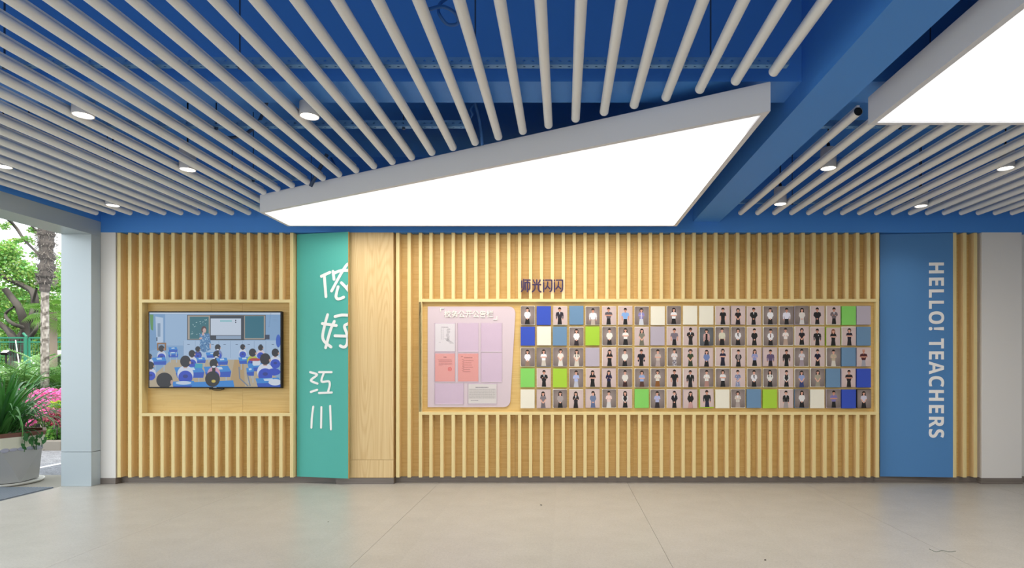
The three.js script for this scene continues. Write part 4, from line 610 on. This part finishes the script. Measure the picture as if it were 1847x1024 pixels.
  { const t = thing('overhanging_tree', 'thin tree branch with sparse leaves crossing the bright sky under the header', 'tree'); limb(t, 'trunk', [[-210, 745], [-205, 600], [-195, 450], [-160, 330]], 0.16, 12); limb(t, 'branch', [[-190, 420], [-90, 380], [0, 385], [27, 408], [42, 430], [58, 447], [74, 462]], 0.05, 12); limb(t, 'branch', [[0, 386], [40, 392], [62, 412], [78, 424]], 0.035, 12); cloud('foliage', t, [[8, 406, 12, 13, 7], [50, 432, 12, 12, 6], [30, 432, 12, 9, 4], [66, 458, 12, 9, 5], [72, 420, 12, 8, 5], [60, 415, 12, 6, 3], [-60, 385, 12, 40, 15], [-120, 390, 12, 45, 25], [-200, 330, 12, 70, 50]].map((b) => B(...b)), 60, 0.075, G.tree); }
  // palms
  function fan(n, L, w, spread) { const g = []; for (let i = 0; i < n; i++) { const a = (i / (n - 1) - 0.5) * spread, s = new THREE.BufferGeometry(), c = Math.cos(a), d = Math.sin(a), l = L * (1 - 0.25 * Math.abs(i / (n - 1) - 0.5)), k = l * 0.55; s.setAttribute('position', new THREE.Float32BufferAttribute([0, 0, 0, c * k - d * w, 0.01, d * k + c * w, c * k, -0.012, d * k, c * k + d * w, 0.01, d * k - c * w, c * l, -l * 0.22, d * l], 3)); s.setIndex([0, 2, 1, 0, 3, 2, 1, 2, 4, 2, 3, 4]); s.computeVertexNormals(); g.push(plain(s)); } return mergeGeometries(g); }
  const fanG = fan(24, 0.62, 0.016, 4.0), petiole = new THREE.CylinderGeometry(0.008, 0.012, 0.55, 6).rotateZ(-Math.PI / 2).translate(0.275, 0, 0);
  function crown(parent, y, n, lo, hi, sc = 1) { for (let i = 0; i < n; i++) { const f = new THREE.Mesh(petiole, G.palm); f.name = 'frond'; f.position.y = y + rr(-0.05, 0.1); f.rotation.order = 'YXZ'; f.rotation.set(0, i * 2.4 + rr(-0.2, 0.2), rr(lo, hi)); f.scale.setScalar(sc); f.castShadow = true; parent.add(f); const l = new THREE.Mesh(fanG, G.palm); l.name = 'fan_blade'; l.position.x = 0.53; l.rotation.set(rr(-0.4, 0.4), 0, rr(-0.5, -0.1)); l.castShadow = true; f.add(l); } }
  {
    const Z = 11, p = at(81, 0, Z), t = thing('palm_tree', 'slender palm with pale smooth trunk and shaggy upper trunk by the column', 'palm', [p.x, 0.02, p.z]);
    const h1 = wy(526, Z), ring = (r0, r1, y0, y1, n, amp) => { const g = new THREE.CylinderGeometry(r1, r0, y1 - y0, 18, n, true), q = g.attributes.position; for (let i = 0; i < q.count; i++) { const yy = q.getY(i), a = Math.atan2(q.getZ(i), q.getX(i)), k = 1 + amp * (n64(a * 3 + 20, yy * 14 + 30) - 0.4) + amp * 0.5 * (Math.floor(yy * 9) % 2); q.setX(i, q.getX(i) * k); q.setZ(i, q.getZ(i) * k); } g.computeVertexNormals(); return g.translate(0, (y0 + y1) / 2, 0); };
    mesh('trunk', ring(0.068, 0.06, 0, h1 + 0.05, 60, 0.08), paleBark, t);
    const up = mesh('fibre_sheath', ring(0.07, 0.115, h1 - 0.02, h1 + 0.3, 20, 0.4), fibre, t); mesh('fibre_sheath', ring(0.12, 0.125, h1 + 0.3, 4.9, 90, 0.3), fibre, t).position.x = 0.03;
    const n = 700, im = new THREE.InstancedMesh(new THREE.ConeGeometry(0.006, 0.11, 4), std({ color: lin(0.22, 0.20, 0.18), roughness: 1 }), n), o = new THREE.Object3D(); for (let i = 0; i < n; i++) { const a = rr(0, 6.283); o.position.set(Math.cos(a) * 0.125 + 0.03, rr(h1 + 0.1, 4.8), Math.sin(a) * 0.125); o.rotation.set(rr(-0.8, 0.8), -a, rr(0.4, 2.6)); o.updateMatrix(); im.setMatrixAt(i, o.matrix); } im.name = 'loose_fibre'; im.userData.kind = 'stuff'; t.add(im);
    crown(t, 4.9, 16, -0.7, 1.1, 1.1);
  }
  {
    const Z = 12.6, p = at(95.5, 0, Z), t = thing('palm_tree', 'shorter brown-trunked fan palm half hidden behind the grey column', 'palm', [p.x, 0.02, p.z]), h = wy(565, Z);
    mesh('trunk', new THREE.CylinderGeometry(0.07, 0.085, h, 14, 8).translate(0, h / 2, 0), brownBark, t); crown(t, h - 0.05, 16, -0.9, 0.9, 0.52);
  }
  // cycads: feathery fronds, each its own part
  const cyG = [0, 1, 2].map((k) => { const g = [], L = 0.95, pt = (f) => { const a = 1.25 - (0.9 + k * 0.3) * f; return [L * f * Math.cos(1.25 - (0.5 + k * 0.2) * f), L * f * Math.sin(1.25 - (0.5 + k * 0.2) * f) - 0.25 * (k * 0.4 + 0.5) * f * f]; }; for (let i = 3; i < 34; i++) { const f = i / 34, [x, y] = pt(f), l = 0.2 * Math.sin(Math.PI * Math.min(1, f * 0.85 + 0.15)) + 0.02; for (const s of [-1, 1]) { const b = new THREE.BufferGeometry(); b.setAttribute('position', new THREE.Float32BufferAttribute([x - 0.008, y, 0, x + 0.008, y + 0.004, 0, x + l * 0.45, y + 0.02, s * l], 3)); b.setIndex(s > 0 ? [0, 2, 1] : [0, 1, 2]); b.computeVertexNormals(); g.push(plain(b)); } } g.push(plain(new THREE.TubeGeometry(new THREE.CatmullRomCurve3([0, 0.25, 0.5, 0.75, 1].map((f) => new THREE.Vector3(...pt(f), 0))), 12, 0.008, 5))); return mergeGeometries(g); });
  [[4, 11.4, 'leftmost cycad with feathery fronds in front of the green fence'], [42, 11.2, 'middle cycad with feathery fronds below the green fence gate'], [72, 11.8, 'cycad with feathery fronds just left of the slender palm'], [108, 11.4, 'cycad with feathery fronds against the grey column edge']].forEach(([px, Z, label]) => { const p = at(px, 0, Z), t = thing('cycad', label, 'plant', [p.x, 0.02, p.z]); mesh('stem', new THREE.CylinderGeometry(0.12, 0.15, 0.6, 10).translate(0, 0.3, 0), fibre, t); for (let i = 0; i < 26; i++) { const m = mesh('frond', cyG[i % 3], G.cycad, t); m.position.y = 0.57; m.rotation.order = 'YXZ'; m.rotation.set(0, i * 2.4, rr(-0.3, 0.3)); m.scale.setScalar(rr(1.15, 1.5)); } });
  { // flowering shrubs
    const t = thing('azalea_shrub', 'green shrub covered in bright pink blossoms beside the kerb', 'shrub'), bl = [[62, 742, 10, 22, 26], [84, 740, 10, 24, 26], [104, 752, 10, 24, 24], [126, 745, 10.1, 26, 28], [96, 780, 9.9, 24, 18], [72, 785, 9.9, 20, 16], [40, 745, 10.1, 24, 28], [18, 750, 10.2, 24, 28]].map((b) => B(...b));
    cloud('foliage', t, bl, 420, 0.055, G.shrub); cloud('blossoms', t, [[60, 718, 9.85, 18, 12], [76, 708, 9.8, 16, 9], [90, 706, 9.8, 14, 7], [92, 726, 9.78, 18, 12], [104, 730, 9.75, 14, 14], [80, 745, 9.72, 14, 12], [70, 735, 9.75, 14, 12], [40, 712, 9.9, 16, 12], [112, 712, 9.8, 16, 12], [54, 760, 9.8, 8, 8]].map((b) => B(...b)), 110, 0.06, G.pinkB, 0.12); for (let i = 0; i < 6; i++) limb(t, 'stem', [[30 + i * 16, 812], [32 + i * 16, 780], [28 + i * 17, 745]], 0.02, 10);
    const r = thing('red_leaf_shrub', 'low dark red shrub at the edge of the column', 'shrub'); cloud('foliage', r, [[94, 752, 9.35, 12, 9], [104, 754, 9.35, 13, 14], [118, 758, 9.35, 14, 16]].map((b) => B(...b)), 220, 0.05, G.red); for (let i = 0; i < 3; i++) limb(r, 'stem', [[98 + i * 9, 815], [98 + i * 9, 780], [97 + i * 9, 755]], 0.012, 9.6);
    const l = thing('lime_shrub', 'small lime green bush between pink blossoms and red shrub', 'shrub'); cloud('foliage', l, [[100, 730, 9.55, 10, 6], [108, 728, 9.55, 8, 6]].map((b) => B(...b)), 120, 0.05, G.lime); limb(l, 'stem', [[103, 812], [103, 770], [104, 732]], 0.012, 9.58);
    const lo = thing('border_plants', 'low green border plants hanging over the kerb stones', 'shrub'); cloud('foliage', lo, [[70, 795, 9.45, 18, 12], [92, 788, 9.5, 20, 14], [50, 798, 9.45, 18, 12], [112, 785, 9.5, 16, 14], [25, 795, 9.5, 22, 14]].map((b) => B(...b)), 260, 0.06, G.shrub); limb(lo, 'stem', [[80, 812], [80, 800], [80, 790]], 0.012, 9.5);
  }
  { // green wire fence
    const Z = 15, t = thing('wire_fence', 'green metal wire fence with gate posts below the tree', 'fence', [0, 0.03, wz(Z)]), yt = wy(609, Z), X = (px) => wx(px, Z);
    for (const px of [-120, -40, 45, 53, 112, 170]) mesh('post', new THREE.CylinderGeometry(0.025, 0.025, yt - 0.03, 8).translate(X(px), (yt - 0.03) / 2, 0), green, t);
    mesh('gate_post', [new THREE.CylinderGeometry(0.032, 0.032, yt + 0.0, 8).translate(X(49), yt / 2, 0.03), new THREE.CylinderGeometry(0.03, 0.03, 0.13, 8).rotateZ(0.75).translate(X(46.8), yt + 0.04, 0.03)], green, t);
    for (const y of [yt - 0.03, yt - 0.14, 0.12]) for (const [a, b] of [[-120, 45], [53, 170]]) mesh('rail', span(X(a), X(b), y - 0.018, y + 0.018, -0.015, 0.015), green, t);
    const wires = []; for (let x = X(-120); x < X(170); x += 0.075) wires.push(span(x - 0.002, x + 0.002, 0.1, yt, -0.002, 0.002)); for (let y = 0.15; y < yt; y += 0.15) wires.push(span(X(-120), X(170), y - 0.002, y + 0.002, -0.002, 0.002)); mesh('wire_mesh', mergeGeometries(wires), green, t).userData.kind = 'stuff';
  }
  const bar = (name, label, cat, a, b, r, mat) => { const t = tag(mesh(name, new THREE.TubeGeometry(new THREE.LineCurve3(a, b), 2, r, 8), mat), label, cat); return t; };
  bar('leaning_pole', 'upper black pole leaning behind the potted plant', 'pole', at(-22, 614, 9.6), at(32, 690, 9.6).setY(0.03), 0.02, M.black);
  bar('leaning_pole', 'lower black pole leaning behind the potted plant', 'pole', at(-24, 626, 9.5), at(24, 694, 9.5).setY(0.03), 0.018, M.black);
  bar('white_stake', 'thin white stake leaning against the green fence', 'stake', at(28, 613, 14.6), at(48, 655, 14.6).setY(0.03), 0.012, white);
  { const p = at(11, 634, 13.5), t = thing('floodlight', 'small black floodlight with pale glass on a post by the fence', 'floodlight', [p.x, 0.03, p.z]); mesh('post', new THREE.CylinderGeometry(0.02, 0.02, p.y - 0.1, 8).translate(0, (p.y - 0.1) / 2, 0), M.black, t); const hd = mesh('head', box(0.17, 0.06, 0.13, 0, 0, 0, { r: 0.008 }), M.black, t); hd.position.y = p.y - 0.05; hd.rotation.x = 0.6; mesh('glass', box(0.14, 0.004, 0.1, 0, 0.032, 0), white, hd); }
  { const p = at(106, 637, 14), t = thing('white_globe', 'white round garden globe on a post by the column', 'lamp', [p.x, 0.03, p.z]); mesh('globe', new THREE.SphereGeometry(0.09, 20, 14).scale(1, 0.85, 1).translate(0, p.y - 0.03, 0), white, t); mesh('post', new THREE.CylinderGeometry(0.03, 0.035, p.y - 0.1, 10).translate(0, (p.y - 0.1) / 2, 0), M.black, t); }
}
renderer.render(scene, camera);
